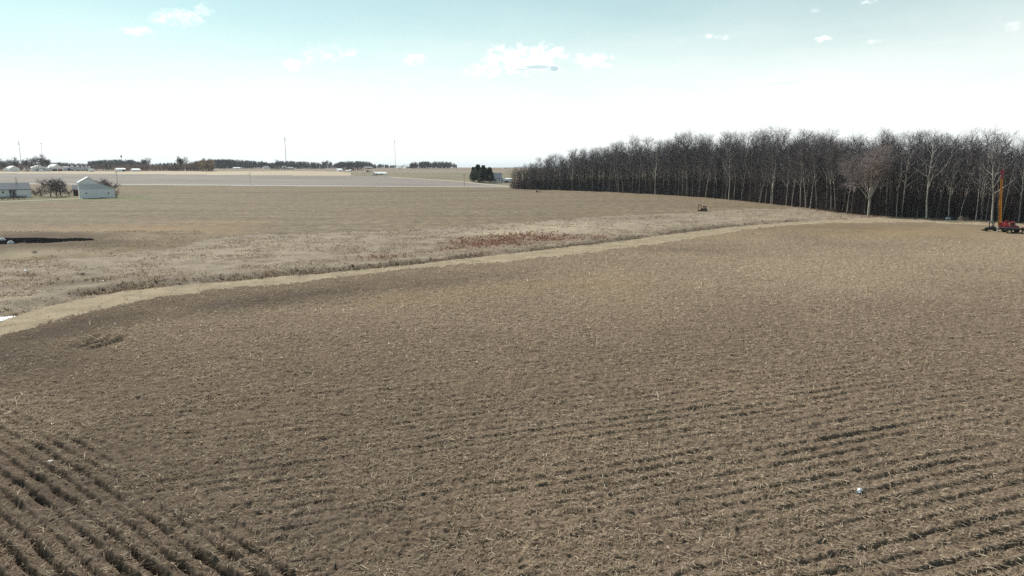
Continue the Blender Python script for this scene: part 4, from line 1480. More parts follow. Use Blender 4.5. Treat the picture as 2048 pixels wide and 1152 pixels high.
    q.tube((0, 0, H - 4.2 * m), (0, 0, H - 3 * m), .5 * m, 1.7 * m, 18).tube((0, 0, H - 3 * m), (0, 0, H - 1.0 * m), 1.7 * m, 1.8 * m, 18).tube((0, 0, H - 1.0 * m), (0, 0, H), 1.8 * m, .5 * m, 18)
    q.build('tank', M['tank_green'], t, smooth=True)
    pole(235, 368.5, 342, 'dark utility pole on the road above the barn roof end')
    pole(501, 370.5, 344.5, 'pale utility pole by the road in front of the grey field', mat='pole_pale')
    pole(728.5, 352, 346, 'short far pole left of the long white building', r=.12)
    pole(928.5, 373, 349, 'faint utility pole by the road left of the evergreens')
    pole(1003, 366, 355, 'dark brown utility pole before the white house behind the evergreens', r=.2)
    pole(85, 342, 312, 'tall pole rising from the far farm by the round bare tree', r=.22)
    # post in the stubble and yard objects
    p = P(298, 400)
    t = thing('marker_post', 'thin white marker post standing in the stubble right of the barn', 'post', p)
    MB().tube((0, 0, -.1), (0, 0, 1.15), .06, .05, 8).build('post', M['trim'], t)
    MB().tube((0, 0, 1.15), (0, 0, 1.2), .07, .03, 8).build('cap', M['trim'], t)


far_farm()


# ------------------------------------------------------------------ far woods and hedges
def low_tree(spec, seed):
    sg = grow(random.Random(seed), 20, spec)
    return (np.array([a[0][:] for a in sg]), np.array([a[1][:] for a in sg]), np.array([a[2] for a in sg]), np.array([a[3] for a in sg]), np.array([a[4] for a in sg]))


FARSP = dict(trunk=0.8, tr=0.02, tip=[.4, .4, .5], seg=[3, 2, 1], wob=[.04, .12, .2], up=[.02, .12, .1],
             num=[14, 5], span=[(.15, .99), (.2, 1.)], ang=[(30, 60), (30, 60)], len=[.30, .14], rad=[.009, .006],
             env=lambda t: 1.2 - 0.7 * t, lean=.03)
M['farwood'] = bark_mat('far wood twigs', (0.060, 0.064, 0.076), (0.095, 0.100, 0.115), (0.15, 0.155, 0.165), 0.03)
M['farbrown'] = bark_mat('far brown brush', (0.17, 0.115, 0.095), (0.27, 0.195, 0.165), (0.38, 0.29, 0.24), 0.06)
M['fartanbrush'] = bark_mat('far tan brush', (0.26, 0.19, 0.13), (0.34, 0.26, 0.18), (0.42, 0.33, 0.24), 0.02)


def far_woods():
    lows = [low_tree(FARSP, 700 + i) for i in range(5)]
    rnd = random.Random(77)

    def belt(name, x0, x1, d, prof, mat, n, depth=60, thick=2.0, label=None):
        """prof: [(px, top px row)] gives the skyline."""
        xs = [q[0] for q in prof]
        ys = [q[1] for q in prof]
        pl = []
        for k in range(n):
            px = rnd.uniform(x0, x1)
            p = at_dist(px, d + rnd.uniform(0, depth))
            base = float(PIX(p.x, p.y, p.z)[1])
            h = (base - float(np.interp(px, xs, ys))) * mpp(p) * rnd.uniform(.6, 1.12)
            if h > .5:
                pl.append((p, h))
        o = join(name, M[mat], lows, pl, rnd, thick)
        return o
    belt('far_wood', 178, 285, 1350, [(178, 322), (200, 319), (240, 318), (270, 319), (283, 323)], 'farwood', 300, 80, 2.6)
    belt('far_wood', 382, 470, 1450, [(382, 326), (395, 320), (420, 319), (440, 318), (470, 318)], 'farwood', 240, 60, 2.6)
    belt('far_wood', 425, 545, 1450, [(425, 319), (450, 317.5), (500, 320), (530, 323), (545, 326)], 'farwood', 330, 60, 2.6)
    belt('far_wood', 540, 650, 1500, [(540, 326), (560, 321), (610, 322), (640, 325), (648, 328)], 'farwood', 300, 60, 2.6)
    belt('far_wood', 645, 670, 1500, [(645, 329), (660, 328), (670, 327)], 'farwood', 50, 40, 2.6)
    belt('far_wood', 668, 752, 1400, [(668, 327), (680, 323), (700, 321), (735, 322), (750, 328)], 'farwood', 240, 50, 2.6)
    belt('far_wood', 750, 815, 1550, [(750, 330), (760, 327), (780, 329), (800, 331), (815, 329)], 'farwood', 140, 50, 2.6)
    belt('far_wood', 820, 914, 1450, [(820, 327), (830, 323), (870, 322), (900, 323), (912, 328)], 'farwood', 260, 60, 2.6)
    belt('far_wood', 905, 935, 2000, [(905, 334), (935, 335)], 'farwood', 30, 60, 2.6)
    belt('far_wood', 1005, 1060, 1700, [(1005, 334), (1060, 333)], 'farwood', 60, 60, 2.6)
    belt('far_wood', 0, 180, 1500, [(0, 323), (60, 326), (120, 324), (160, 326), (180, 327)], 'farwood', 240, 80, 2.4)
    belt('far_wood', 285, 385, 1600, [(285, 327), (310, 326), (330, 324), (385, 327)], 'farwood', 160, 60, 2.4)
    belt('brown_hedge', -40, 240, 1010, [(-40, 327), (20, 326), (60, 324), (120, 330), (180, 326), (240, 329)], 'farbrown', 360, 60, 1.5)
    belt('brown_hedge', 240, 350, 950, [(240, 328), (290, 327), (350, 328)], 'farbrown', 200, 40, 1.9)
    belt('tan_thicket', 345, 400, 950, [(345, 328), (380, 323), (400, 321)], 'farbrown', 120, 40, 1.9)
    belt('tan_thicket', 396, 427, 930, [(396, 321), (410, 317), (425, 318)], 'fartanbrush', 60, 30, 1.7)
    belt('brown_hedge', 683, 730, 930, [(683, 336), (695, 331), (715, 334), (728, 337)], 'farbrown', 70, 25, 1.5)
    belt('brown_hedge', 733, 745, 800, [(733, 338), (745, 339)], 'farbrown', 14, 10, 1.6)
    belt('roadside_scrub', 744, 756, 650, [(744, 344), (756, 344)], 'farbrown', 12, 8, 1.2)
    belt('hedge', 590, 650, 1200, [(590, 332), (620, 330), (650, 333)], 'farwood', 90, 30, 2.0)
    for px, d, yt, lab, key in [(81, 975, 305, 'round-headed bare tree beside the second mast on the far farm', 'farbare0'),
                                (30, 975, 311, 'wide bare tree behind the leftmost white shed', 'farbare0'),
                                (52, 950, 315, 'low spreading bare tree right of the leftmost white shed', 'farbare1'),
                                (4, 975, 313, 'bare tree at the left picture edge on the skyline', 'farbare0'),
                                (96, 980, 314, 'small bare tree just right of the round-headed one', 'farbare1'),
                                (290, 1100, 314.5, 'solitary bare tree right of the water tower wood', 'farbare1'),
                                (360, 1000, 311.5, 'bare tree on the skyline over the brown hedge, left of the tan trees', 'farbare1'),
                                (405, 900, 316, 'tan bare tree, left of the pair before the middle wood', 'fartan'),
                                (420, 900, 317, 'tan bare tree, right of the pair before the middle wood', 'fartan'),
                                (557, 1150, 317, 'bare tree rising over the dark evergreen row', 'farbare0'),
                                (529, 1300, 321, 'pale bare tree at the right end of the middle wood', 'farbare1'),
                                (650, 1300, 320, 'thin bare tree left of the wood with the short mast', 'farbare1'),
                                (662, 1300, 322, 'second thin bare tree beside the short mast', 'farbare1'),
                                (827, 1250, 322, 'bare tree between the pale horizon barn and the last wood', 'farbare0'),
                                (853, 1250, 322, 'bare tree standing out before the last wood', 'farbare1'),
                                (700, 900, 330, 'bare tree above the small white sheds', 'farbare0')]:
        px_tree(key, px, 0, yt, lab, dist=d, sx=1.15)


far_woods()


# ------------------------------------------------------------------ evergreens
M['needles'] = tinted_mat('evergreen needles', [(0, (0.016, 0.026, 0.014)), (.5, (0.038, 0.056, 0.028)), (1, (0.085, 0.105, 0.055))], .8)


def evergreen(px, yb, yt, wpx, label, dist=None, shape=.55, n=5200, group=None, low=.1):
    p = P(px, yb) if dist is None else at_dist(px, dist)
    m = mpp(p)
    ybb = float(PIX(p.x, p.y, p.z)[1])
    h = (ybb - yt) * m
    w = wpx * m / 2
    t = thing('evergreen_tree', label, 'tree', p, 0, group)
    MB().tube((0, 0, -.2), (0, 0, h * .9), .028 * h, .006 * h, 8).build('trunk', M['bark_dark'], t)
    r = np.random.default_rng(int(px * 7 + n))
    # clumps of sprays along whorls of limbs
    nc = 95
    ct = r.uniform(low, 1, nc) ** .9
    ca = r.uniform(0, 6.283, nc)
    prof = lambda q: np.sin(np.pi * np.clip(q, 0, 1) ** shape) ** .75
    cr = w * prof(ct) * r.uniform(.55, 1.0, nc)
    cz = ct * h
    cs = (0.10 + .10 * r.random(nc)) * h * (1.15 - .55 * ct)
    idx = r.integers(0, nc, n)
    off = r.normal(0, 1, (n, 3))
    off /= np.linalg.norm(off, axis=1)[:, None]
    off *= (r.random(n) ** .45)[:, None]
    X = cr[idx] * np.cos(ca[idx]) + off[:, 0] * cs[idx] * .9
    Y = cr[idx] * np.sin(ca[idx]) + off[:, 1] * cs[idx] * .9
    Z = np.clip(cz[idx] + off[:, 2] * cs[idx] * .75, .03 * h, h)
    L = r.uniform(.018, .045, n) * h
    a = r.uniform(0, 6.283, n)
    el = r.normal(.1, .6, n)
    d = np.stack([np.cos(a) * np.cos(el), np.sin(a) * np.cos(el), np.sin(el)], -1)
    q = r.normal(0, 1, (n, 3))
    s = np.cross(d, q)
    s /= np.linalg.norm(s, axis=1)[:, None]
    c = np.stack([X, Y, Z], -1)
    v = np.stack([c - d * L[:, None], c + s * (L * .55)[:, None], c + d * L[:, None], c - s * (L * .55)[:, None]], 1).reshape(-1, 3)
    f = np.arange(n * 4).reshape(-1, 4)
    sh = np.clip(np.repeat(r.random(nc)[idx] * .6 + r.random(n) * .4, 4), 0, 1)
    link('foliage', np_mesh('foliage', v, f, {'shade': sh}), M['needles'], t)
    return t


evergreen(956, 364.5, 330, 22, 'tallest dark evergreen, left in the clump before the white house', group='evergreens before the white house')
evergreen(967, 365.5, 331.5, 20, 'middle dark evergreen of the clump before the white house', group='evergreens before the white house')
evergreen(979, 365.5, 335, 16, 'lowest dark evergreen, right in the clump before the white house', group='evergreens before the white house')
evergreen(947, 363.5, 335, 12, 'narrow dark evergreen at the left edge of the clump', group='evergreens before the white house')
for i, (px, w_) in enumerate([(544, 6), (550, 7), (556, 7), (562, 7), (568, 6)]):
    evergreen(px, 0, 331.5 + (i % 2), w_, ['first', 'second', 'third', 'fourth', 'last'][i] + ' dark evergreen from the left in the row by the white gabled house', dist=1050, n=900, group='dark evergreen row')
evergreen(363, 0, 323.5, 7, 'dark evergreen at the foot of the skyline bare tree', dist=980, n=900)
evergreen(350, 0, 325.5, 7, 'dark evergreen in the brown hedge, left of the skyline bare tree', dist=980, n=900)
for px, yt, lab in [(213, 329, 'dark evergreen bush in the brown hedge, left of the tan building'), (221, 330, 'dark evergreen bush in the brown hedge, before the tan building'),
                    (243, 329.5, 'dark evergreen bush at the foot of the water tower'), (258, 330, 'dark evergreen bush right of the water tower foot'),
                    (294, 329.5, 'dark evergreen bush right of the solitary bare tree'), (441, 328.5, 'small dark evergreen left of the white silo'),
                    (447, 328.5, 'small dark evergreen pair member nearest the white silo'), (503, 329, 'dark evergreen by the right foot of the middle wood'), (578, 329, 'dark evergreen over the grey roofed bungalow')]:
    evergreen(px, 0, yt, 7, lab, dist=1000 if px < 300 else 1250, n=700)
evergreen(1022, 375.5, 369, 8, 'small round dark evergreen bush at the left corner of the wood', n=1800, shape=.8)
evergreen(1033, 376.2, 372.5, 10, 'flat dark evergreen bush beside the round one at the wood corner', n=1500, shape=.8)
px_tree('bush0', 945, 364, 351, 'small brown shrub left of the evergreen clump', name='shrub', cat='shrub', sx=1.2)

# white house behind the evergreens
r_, pl_, W_, e_, q_ = gable_house('house', 'white house with blue grey roof right of the dark evergreen clump', 'house', 984, 1003, 365, 356.5, 346.5, 11, 0, 'eave', 'white_siding', 'roof_blue')
fitted(r_, 'window', M['glass'], -1.7, -.3, 1.0, 2.3, frame=M['trim'])
fitted(r_, 'window', M['glass'], 1.6, 2.2, 1.0, 2.3, frame=M['trim'])
r_, pl_, W_, e_, q_ = gable_house('garage', 'low white garage joined to the right of the house by the evergreens', 'garage', 1003.3, 1023, 365, 358.5, 357, 8, 0, 'eave', 'white_siding', 'roof_white')
fitted(r_, 'garage_door', M['trim'], -.6, 3.2, .05, 2.0, frame=M['boarded'])
fitted(r_, 'window', M['glass'], -3.2, -2.6, 1.0, 2.0, frame=M['trim'])
pl_ = Place(1013.5, 365.6)
t_ = thing('parked_car', 'dark car parked before the low white garage', 'car', pl_.p, pl_.rz)
MB().prism([(-2.1, .3), (-2.1, .9), (-1.4, 1.0), (-.9, 1.42), (.7, 1.42), (1.2, .95), (2.1, .85), (2.1, .3)], -.85, .85).build('body', M['dark_door'], t_, bevel=.08)
MB().prism([(-1.25, 1.0), (-.85, 1.36), (.65, 1.36), (1.05, .98)], -.87, .87).build('window', M['glass'], t_)
for x in (-1.3, 1.3):
    for y in (-.8, .8):
        MB().tube((x, y - .1, .32), (x, y + .1, .32), .32, None, 14).build('wheel', M['dark_door'], t_)
p_ = P(965, 365.2)
t_ = thing('marker_post', 'white post at the foot of the evergreen clump', 'post', p_)
MB().tube((0, 0, -.1), (0, 0, 1.8), .12, .1, 8).build('post', M['trim'], t_)
MB().box(-.18, .18, -.13, .13, 1.8, 2.1).build('box', M['trim'], t_)


# ------------------------------------------------------------------ machines and small things
M['red'] = paint('red machine paint', (0.33, 0.022, 0.034), 0.4, 0.25, 1.5, spec=.5)
M['yellow'] = paint('yellow mast paint', (0.78, 0.30, 0.015), 0.45, 0.2, 1.0, spec=.5)
M['black'] = paint('black steel', (0.022, 0.022, 0.024), 0.6, 0.3, 2, spec=.4)
M['tyre'] = paint('tyre rubber', (0.02, 0.02, 0.02), 0.9, 0.3, 3)
M['cream'] = paint('cream wheel rims', (0.62, 0.52, 0.33), 0.5, 0.12, 3)
M['jack'] = paint('grey blue jack', (0.36, 0.38, 0.42), 0.5, 0.15, 3)
M['timber'] = paint('fresh timber', (0.62, 0.52, 0.30), 0.8, 0.12, 3)
M['rust'] = paint('rusty iron', (0.13, 0.052, 0.030), 0.85, 0.3, 3)
M['windshield'] = paint('pale windscreen', (0.42, 0.44, 0.52), 0.15, 0.1, 1, spec=.7)
M['clutter'] = paint('dark plastic', (0.035, 0.035, 0.05), 0.6, 0.3, 2)
M['earth'] = paint('bare earth pile', (0.20, 0.16, 0.12), 0.95, 0.3, 1.2)


def wheel(root, x, y, z, r, w, rim='cream', name='wheel'):
    o = thing_part = MB().tube((x, y - w / 2, z), (x, y + w / 2, z), r, None, 20).build(name, M['tyre'], root, bevel=.03)
    MB().tube((x, y - w / 2 - .03, z), (x, y + w / 2 + .03, z), r * .58, None, 16).tube((x, y - w / 2 - .07, z), (x, y + w / 2 + .07, z), r * .2, None, 10).build('rim', M[rim], o)
    return o


def drill_rig():
    pl = Place(1999.5, 463.5)
    X, Z = pl.X, pl.Z
    t = thing('drilling_rig', 'red truck-mounted drilling rig with a tall yellow mast at the right edge', 'drilling rig', pl.p, pl.rz)
    # mast: lower box section, upper narrower section, red head; it leans slightly right
    def quad_box(xa0, xa1, za, xb0, xb1, zb, y0, y1):
        wa, wb = xa1 - xa0, xb1 - xb0
        xa0, xb0 = X(xa0, za), X(xb0, zb)
        xa1, xb1 = xa0 + wa * pl.m, xb0 + wb * pl.m
        za, zb = Z(za), Z(zb)
        return MB().add([(xa0, y0, za), (xa1, y0, za), (xa1, y1, za), (xa0, y1, za), (xb0, y0, zb), (xb1, y0, zb), (xb1, y1, zb), (xb0, y1, zb)],
                        [(0, 1, 5, 4), (1, 2, 6, 5), (2, 3, 7, 6), (3, 0, 4, 7), (4, 5, 6, 7), (3, 2, 1, 0)])
    q = MB()
    for (a0, a1, b0, b1) in ((1995.3, 1997.4, 1997.7, 1999.6), (2000.6, 2002.6, 2001.9, 2004.0)):
        q2 = quad_box(a0, a1, 459, b0, b1, 400, 0, .5)
        q.add(q2.v, q2.f)
    q2 = quad_box(1995.6, 2002.4, 459, 1997.8, 2003.8, 400, .22, .5)
    q.add(q2.v, q2.f)
    for k in range(14):
        z = Z(457 - k * 4.2)
        yy = 457 - k * 4.2
        xl = X(1995.8 + (459 - yy) / 59 * 2.2, yy)
        q.box(xl, xl + 6.2 * pl.m, .05, .2, z, z + .09)
    q.build('lower_mast', M['yellow'], t)
    # dark lettering too worn to read, running up the left rail
    for k in range(9):
        z = Z(450 - k * 4.4)
        yy = 450 - k * 4.4
        x0 = X(1995.6 + (459 - yy) / 59 * 2.3, yy)
        g = MB()
        g.box(x0 - .02, x0 + .07, -.03, .0, z, z + .24)
        g.box(x0 + .08, x0 + .17, -.03, .0, z + (.0 if k % 2 else .15), z + (.09 if k % 2 else .24))
        g.build('painted_letter', M['black'], t)
    q = quad_box(1999.0, 2000.5, 400, 2001.0, 2002.4, 357, .02, .36)
    q2 = quad_box(2002.0, 2003.6, 400, 2004.1, 2005.6, 357, .02, .36)
    q.add(q2.v, q2.f)
    for k in range(11):
        z = Z(399 - k * 3.9)
        yy = 399 - k * 3.9
        xl = X(1999.6 + (400 - yy) / 43 * 2.0, yy)
        q.tube((xl, .1, z), (xl + 3.6 * pl.m, .1, z + .3), .035, None, 4)
    q.build('upper_mast', M['yellow'], t)
    MB().tube((X(2001.4, 400), .2, Z(400)), (X(2003.6, 345), .2, Z(345)), .05, None, 6).build('drill_rod', M['steel_grey'], t)
    q = quad_box(2001.3, 2005.7, 357.5, 2002.2, 2005.8, 349, -.05, .45)
    q2 = quad_box(2001.8, 2006.6, 349, 2001.6, 2007.6, 343.5, -.15, .5)
    q.add(q2.v, q2.f)
    q.build('mast_head', M['red'], t)
    for x, z in ((2003.4, 341.5), (2006.6, 342.8)):
        MB().tube((X(x, z), -.12, Z(z)), (X(x, z), .45, Z(z)), .24, None, 14).build('pulley', M['red'], t)
    # carrier truck facing right
    MB().box(X(1995), X(2036), -.35, .1, Z(458.8), Z(456.4)).box(X(1995), X(2036), 1.1, 1.5, Z(458.8), Z(456.4)).build('chassis', M['black'], t)
    MB().prism([(X(1996), Z(456.5)), (X(1996.5), Z(447)), (X(2004), Z(444)), (X(2005), Z(456.5))], -.1, 1.3).build('mast_support', M['red'], t, bevel=.05)
    MB().prism([(X(2004.5), Z(456)), (X(2004.5), Z(449)), (X(2008), Z(445)), (X(2015), Z(446.2)), (X(2018.5), Z(451)), (X(2017), Z(456))], -.5, 1.6).build('engine_cover', M['red'], t, bevel=.08)
    MB().tube((X(2008), -.62, Z(450.5)), (X(2016), -.62, Z(453)), .42, .42, 14).build('winch_drum', M['red'], t, bevel=.03)
    q = MB()
    for a, b in (((2004, 447), (2010, 440.5)), ((2010, 440.5), (2018, 443)), ((2018, 443), (2019, 450)), ((2010, 440.5), (2010.5, 446)), ((2014, 442), (2013.5, 447))):
        q.tube((X(a[0]), -.1, Z(a[1])), (X(b[0]), -.1, Z(b[1])), .07, None, 6)
        q.tube((X(a[0]), 1.1, Z(a[1])), (X(b[0]), 1.1, Z(b[1])), .07, None, 6)
    q.build('guard_frame', M['red'], t)
    # cab and bonnet
    MB().prism([(X(2019.5), Z(456)), (X(2019.5), Z(445)), (X(2021), Z(443)), (X(2027), Z(443)), (X(2029.5), Z(450)), (X(2036), Z(451.5)), (X(2037.5), Z(453)), (X(2037.5), Z(457))], -.55, 1.65).build('cab', M['red'], t, bevel=.1)
    MB().prism([(X(2020.6), Z(450)), (X(2020.6), Z(445.2)), (X(2025), Z(445.2)), (X(2027), Z(450))], -.6, 1.7).build('side_window', M['glass'], t)
    MB().add([(X(2026.9), -.4, Z(443.6)), (X(2026.9), 1.5, Z(443.6)), (X(2029.6), 1.5, Z(449.8)), (X(2029.6), -.4, Z(449.8)), (X(2027.4), -.4, Z(443.5)), (X(2027.4), 1.5, Z(443.5)), (X(2030.1), 1.5, Z(449.7)), (X(2030.1), -.4, Z(449.7))],
             [(0, 1, 2, 3), (7, 6, 5, 4), (0, 4, 5, 1), (3, 2, 6, 7), (0, 3, 7, 4), (1, 5, 6, 2)]).build('windscreen', M['windshield'], t)
    MB().box(X(2036.8), X(2038.6), -.5, 1.6, Z(457.5), Z(455.5)).build('bumper', M['black'], t)
    MB().prism([(X(2029), Z(457.8)), (X(2029.5), Z(454.4)), (X(2036), Z(454.4)), (X(2037), Z(457.8))], -.62, -.5).build('mudguard', M['red'], t)
    for y in (-.35, 1.45):
        wheel(t, X(2033), y, .48, .48, .28, 'black')
        wheel(t, X(2008), y, .48, .48, .28, 'black')
        wheel(t, X(2019), y, .48, .48, .28, 'black')
    q = MB()
    for k in range(8):
        a0, a1 = math.pi * k / 8, math.pi * (k + 1) / 8
        q.tube((X(2013.5) + .33 * math.cos(a0), -.75, Z(459) + .45 * math.sin(a0)), (X(2013.5) + .33 * math.cos(a1), -.75, Z(459) + .45 * math.sin(a1)), .05, None, 6)
    q.build('hose', M['jack'], t)
    # outrigger jack on its pad
    q = MB().tube((X(1994.8), -1.1, .14), (X(1994.8), -1.1, Z(453.5)), .09, None, 10).tube((X(1994.8), -1.1, Z(454.5)), (X(1994.8), -1.1, Z(452.3)), .17, .14, 10)
    q.tube((X(1994.8), -1.1, Z(456)), (X(1998), 0, Z(456)), .07, None, 6).box(X(1993), X(1996.6), -1.35, -.85, .1, .18)
    q.build('outrigger_jack', M['jack'], t)
    return pl


def rig_surroundings(pl):
    X, Z, p = pl.X, pl.Z, pl.p
    rot = Matrix.Rotation(pl.rz, 4, 'Z')

    def w(x, y):
        return p + rot @ Vector((x, y, 0))
    # timber pads
    t = thing('timber_pad', 'pale yellow timber board under the grey jack of the rig', 'board', w(X(1988), -1.1), pl.rz)
    MB().box(-.45, .75, -.2, .2, .0, .08).build('board', M['timber'], t)
    t = thing('timber_pad', 'pale board lying right of the grey jack', 'board', w(X(2004), -1.5), pl.rz)
    MB().box(-.5, .6, -.12, .12, .0, .07).build('board', M['timber'], t)
    t = thing('timber_pad', 'long pale plank lying in the mud left of the rig', 'board', w(X(1957), -3.2), pl.rz + .05)
    MB().box(-.8, 1.1, -.12, .12, .02, .09).build('board', M['timber'], t)
    # black skid-steer style support machine with a roll hoop
    t = thing('support_machine', 'small black machine with a hoop frame, left of the drilling mast', 'machine', w(X(1981), 0.3), pl.rz)
    q0 = X(1981)
    q = MB().prism([(X(1970) - q0, .25), (X(1970) - q0, .5), (X(1975) - q0, .75), (X(1985) - q0, .95), (X(1992) - q0, .7), (X(1992) - q0, .25)], -.4, .6)
    q.build('body', M['black'], t, bevel=.05)
    q = MB().path([(X(1977) - q0, -.3, .7), (X(1977.5) - q0, -.3, 1.55), (X(1980) - q0, -.3, 1.85), (X(1983) - q0, -.3, 1.6), (X(1983.2) - q0, -.3, .7)], .07)
    q.path([(X(1986) - q0, -.2, .8), (X(1986.2) - q0, -.2, 2.0)], .09).path([(X(1984) - q0, -.2, 1.9), (X(1990) - q0, -.2, 1.85)], .08)
    q.build('hoop_frame', M['black'], t)
    MB().box(X(1972.3) - q0, X(1976.6) - q0, -.25, .25, 1.62, 1.8).build('canopy', M['jack'], t)
    MB().path([(X(1976) - q0, 0, 1.65), (X(1978) - q0, 0, .8)], .05).build('arm', M['black'], t)
    for x in (1972, 1989):
        wheel(t, X(x) - q0, -.5, .34, .34, .22, 'black')
        wheel(t, X(x) - q0, .7, .34, .34, .22, 'black')
    MB().box(X(1962) - q0, X(1970) - q0, -.25, .25, .1, .28).build('blade', M['black'], t)
    # flatbed trailer in front, leaving the picture on the right
    o = w(X(2026), -2.2)
    t = thing('flatbed_trailer', 'long low black trailer with cream wheels before the red truck', 'trailer', o, pl.rz)
    q0 = X(2026)
    MB().box(X(2000) - q0, X(2075) - q0, -.95, -.75, .72, .9).box(X(2000) - q0, X(2075) - q0, .75, .95, .72, .9).box(X(2000) - q0, X(2075) - q0, -.95, .95, .9, .98).build('bed', M['black'], t)
    MB().box(X(2041) - q0, X(2048) - q0, -.8, .8, 1.0, 1.12).build('rod_stack', M['rust'], t)
    for x in (2018.5, 2047.5):
        wheel(t, X(x) - q0, -1.02, .36, .38, .2)
        wheel(t, X(x) - q0, 1.02, .36, .38, .2)
    MB().path([(X(2000) - q0, 0, .8), (X(1996) - q0, 0, .45)], .06).build('drawbar', M['black'], t)
    # muddy churned ground
    return


rig_surroundings(drill_rig())


def heap(name, label, cat, px, py, wpx, hpx, mat, seed, dep=.7):
    pl = Place(px, py)
    w, h = wpx * pl.m / 2, hpx * pl.m
    t = np.linspace(0, 2 * np.pi, 33)[:-1]
    rr = np.linspace(0, 1, 12)
    T, Q = np.meshgrid(t, rr)
    x = Q * np.cos(T) * w
    y = Q * np.sin(T) * w * dep
    z = h * (1 - Q ** 1.7) * (1 + .5 * fbm(x + seed * 9, y, w * .35, 3, seed)) - .05
    me = np_mesh(name, np.stack([x.ravel(), y.ravel(), z.ravel()], -1), np.array([[i * 32 + j, i * 32 + (j + 1) % 32, (i + 1) * 32 + (j + 1) % 32, (i + 1) * 32 + j] for i in range(11) for j in range(32)]), smooth=True)
    return tag(link(name, me, M[mat], loc=pl.p + Vector((0, w * dep, 0)), rz=pl.rz), label, cat)


heap('earth_pile', 'brown heap of earth and brush at the wood edge right of the dark junk', 'pile', 1930, 441.5, 34, 9, 'earth', 3)
px_tree('bush1', 1930, 442, 431, 'dry brush growing over the earth heap by the wood', name='shrub', cat='shrub', sx=2.0)


def junk():
    pl = Place(1898, 440)
    t = thing('scrap_pile', 'pile of dark wrapped scrap lying at the wood edge', 'pile', pl.p, pl.rz)
    rnd = random.Random(3)
    for k, (x, z, l) in enumerate([(-9, .3, 1.3), (-5, .45, 1.0), (-1, .35, 1.2), (4, .5, 1.4), (9, .4, 1.3), (12, .3, .9)]):
        q = MB()
        n = 10
        a = rnd.uniform(-.5, .5)
        c = Vector((x * pl.m, rnd.uniform(-.4, .4), z))
        d = Vector((math.cos(a), .2, math.sin(a) * .35)) * (l * .5)
        q.tube(c - d, c, .18, .38, n).tube(c, c + d, .38, .22, n)
        q.build('bundle', M['clutter'] if k != 2 else M['jack'], t, smooth=True)
    MB().path([(-1.6, 0, .1), (-1.1, 0, .3), (-.5, -.2, .1)], .05).build('bent_pipe', M['rust'], t)


junk()


def implement():
    pl = Place(1404.5, 422.5)
    X, Z = pl.X, pl.Z
    t = thing('farm_implement', 'rusty upright farm implement frame standing in the meadow near the wood', 'implement', pl.p, pl.rz)
    q = MB().path([(X(1396), 0, 0), (X(1396.2), 0, Z(410)), (X(1399), 0, Z(409)), (X(1401.6), 0, Z(410.5)), (X(1401.8), 0, Z(416)), (X(1405.5), 0, Z(421))], .10)
    q.path([(X(1396.2), 0, .12), (X(1401), 0, .12)], .09)
    q.build('left_frame', M['rust'], t)
    q = MB().path([(X(1405.2), .3, Z(412.3)), (X(1409), .3, Z(412.6)), (X(1412.6), .3, Z(413.4)), (X(1411.6), .3, Z(416))], .12)
    q.path([(X(1407.3), .3, Z(412.5)), (X(1406.5), .3, 0)], .11).path([(X(1412), .3, Z(413.4)), (X(1412.6), .3, 0)], .08)
    q.build('right_frame', M['rust'], t)
    MB().box(X(1408), X(1410.8), .2, .45, Z(419), Z(414)).build('tank', M['jack'], t, bevel=.05)
    MB().box(X(1396), X(1414), .2, .35, .18, .34).build('tool_bar', M['rust'], t)
    for x in (1403.5, 1411.3):
        wheel(t, X(x), .1, .42, .42, .3, 'rust')
    for k in range(6):
        x = X(1397.5) + k * .45
        MB().path([(x, .3, .3), (x + .1, .15, .05)], .04).build('tine', M['rust'], t)
    pl = Place(1077, 385)
    X, Z = pl.X, pl.Z
    t = thing('farm_implement', 'small rusty machine with one wheel at the far end of the stubble', 'implement', pl.p, pl.rz)
    MB().path([(X(1072), 0, .9), (X(1075), 0, 1.5), (X(1079), 0, 1.3), (X(1082), 0, 1.3), (X(1082), 0, 0)], .10).path([(X(1079), 0, 1.3), (X(1079), 0, 0)], .09).build('frame', M['rust'], t)
    MB().box(X(1072.5), X(1075), -.2, .4, .8, 1.6).build('hopper', M['jack'], t)
    wheel(t, X(1074), -.1, .45, .45, .3, 'rust')


implement()


def pit():
    # flat dark sheet in the hollow of the bank, and the white tanks beside it
    s = np.linspace(0, 2 * np.pi, 60)[:-1]
    pts = []
    for a in s:
        cx = -105 + math.copysign(1, math.cos(a)) * 26
        pts.append((cx + 8.5 * math.cos(a), 113.5 + 9.5 * math.sin(a), -0.22))
    me = bpy.data.meshes.new('pit_sheet')
    me.from_pydata(pts, [], [tuple(range(len(pts)))])
    tag(link('pit_sheet', me, M['water']), kind='structure')
    for k, (px, d, lab, r) in enumerate([(17.5, 113, 'round white tank standing in the pit near its front rim', .46), (1, 118, 'white tank at the left picture edge in the pit', .5)]):
        a = math.atan2((px - 1024) / F, 1.0)
        y = d
        x = y * (px - 1024) / F * 1.0
        t = thing('water_tank', lab, 'tank', (x, y, -1.1))
        MB().tube((0, 0, 0), (0, 0, 1.0), r, r, 20).tube((0, 0, 1.0), (0, 0, 1.2), r, r * .55, 20).build('tank', M['white'], t, smooth=True)
        MB().tube((0, 0, 1.2), (0, 0, 1.28), .22, .22, 12).build('lid', M['boarded'], t)


pit()


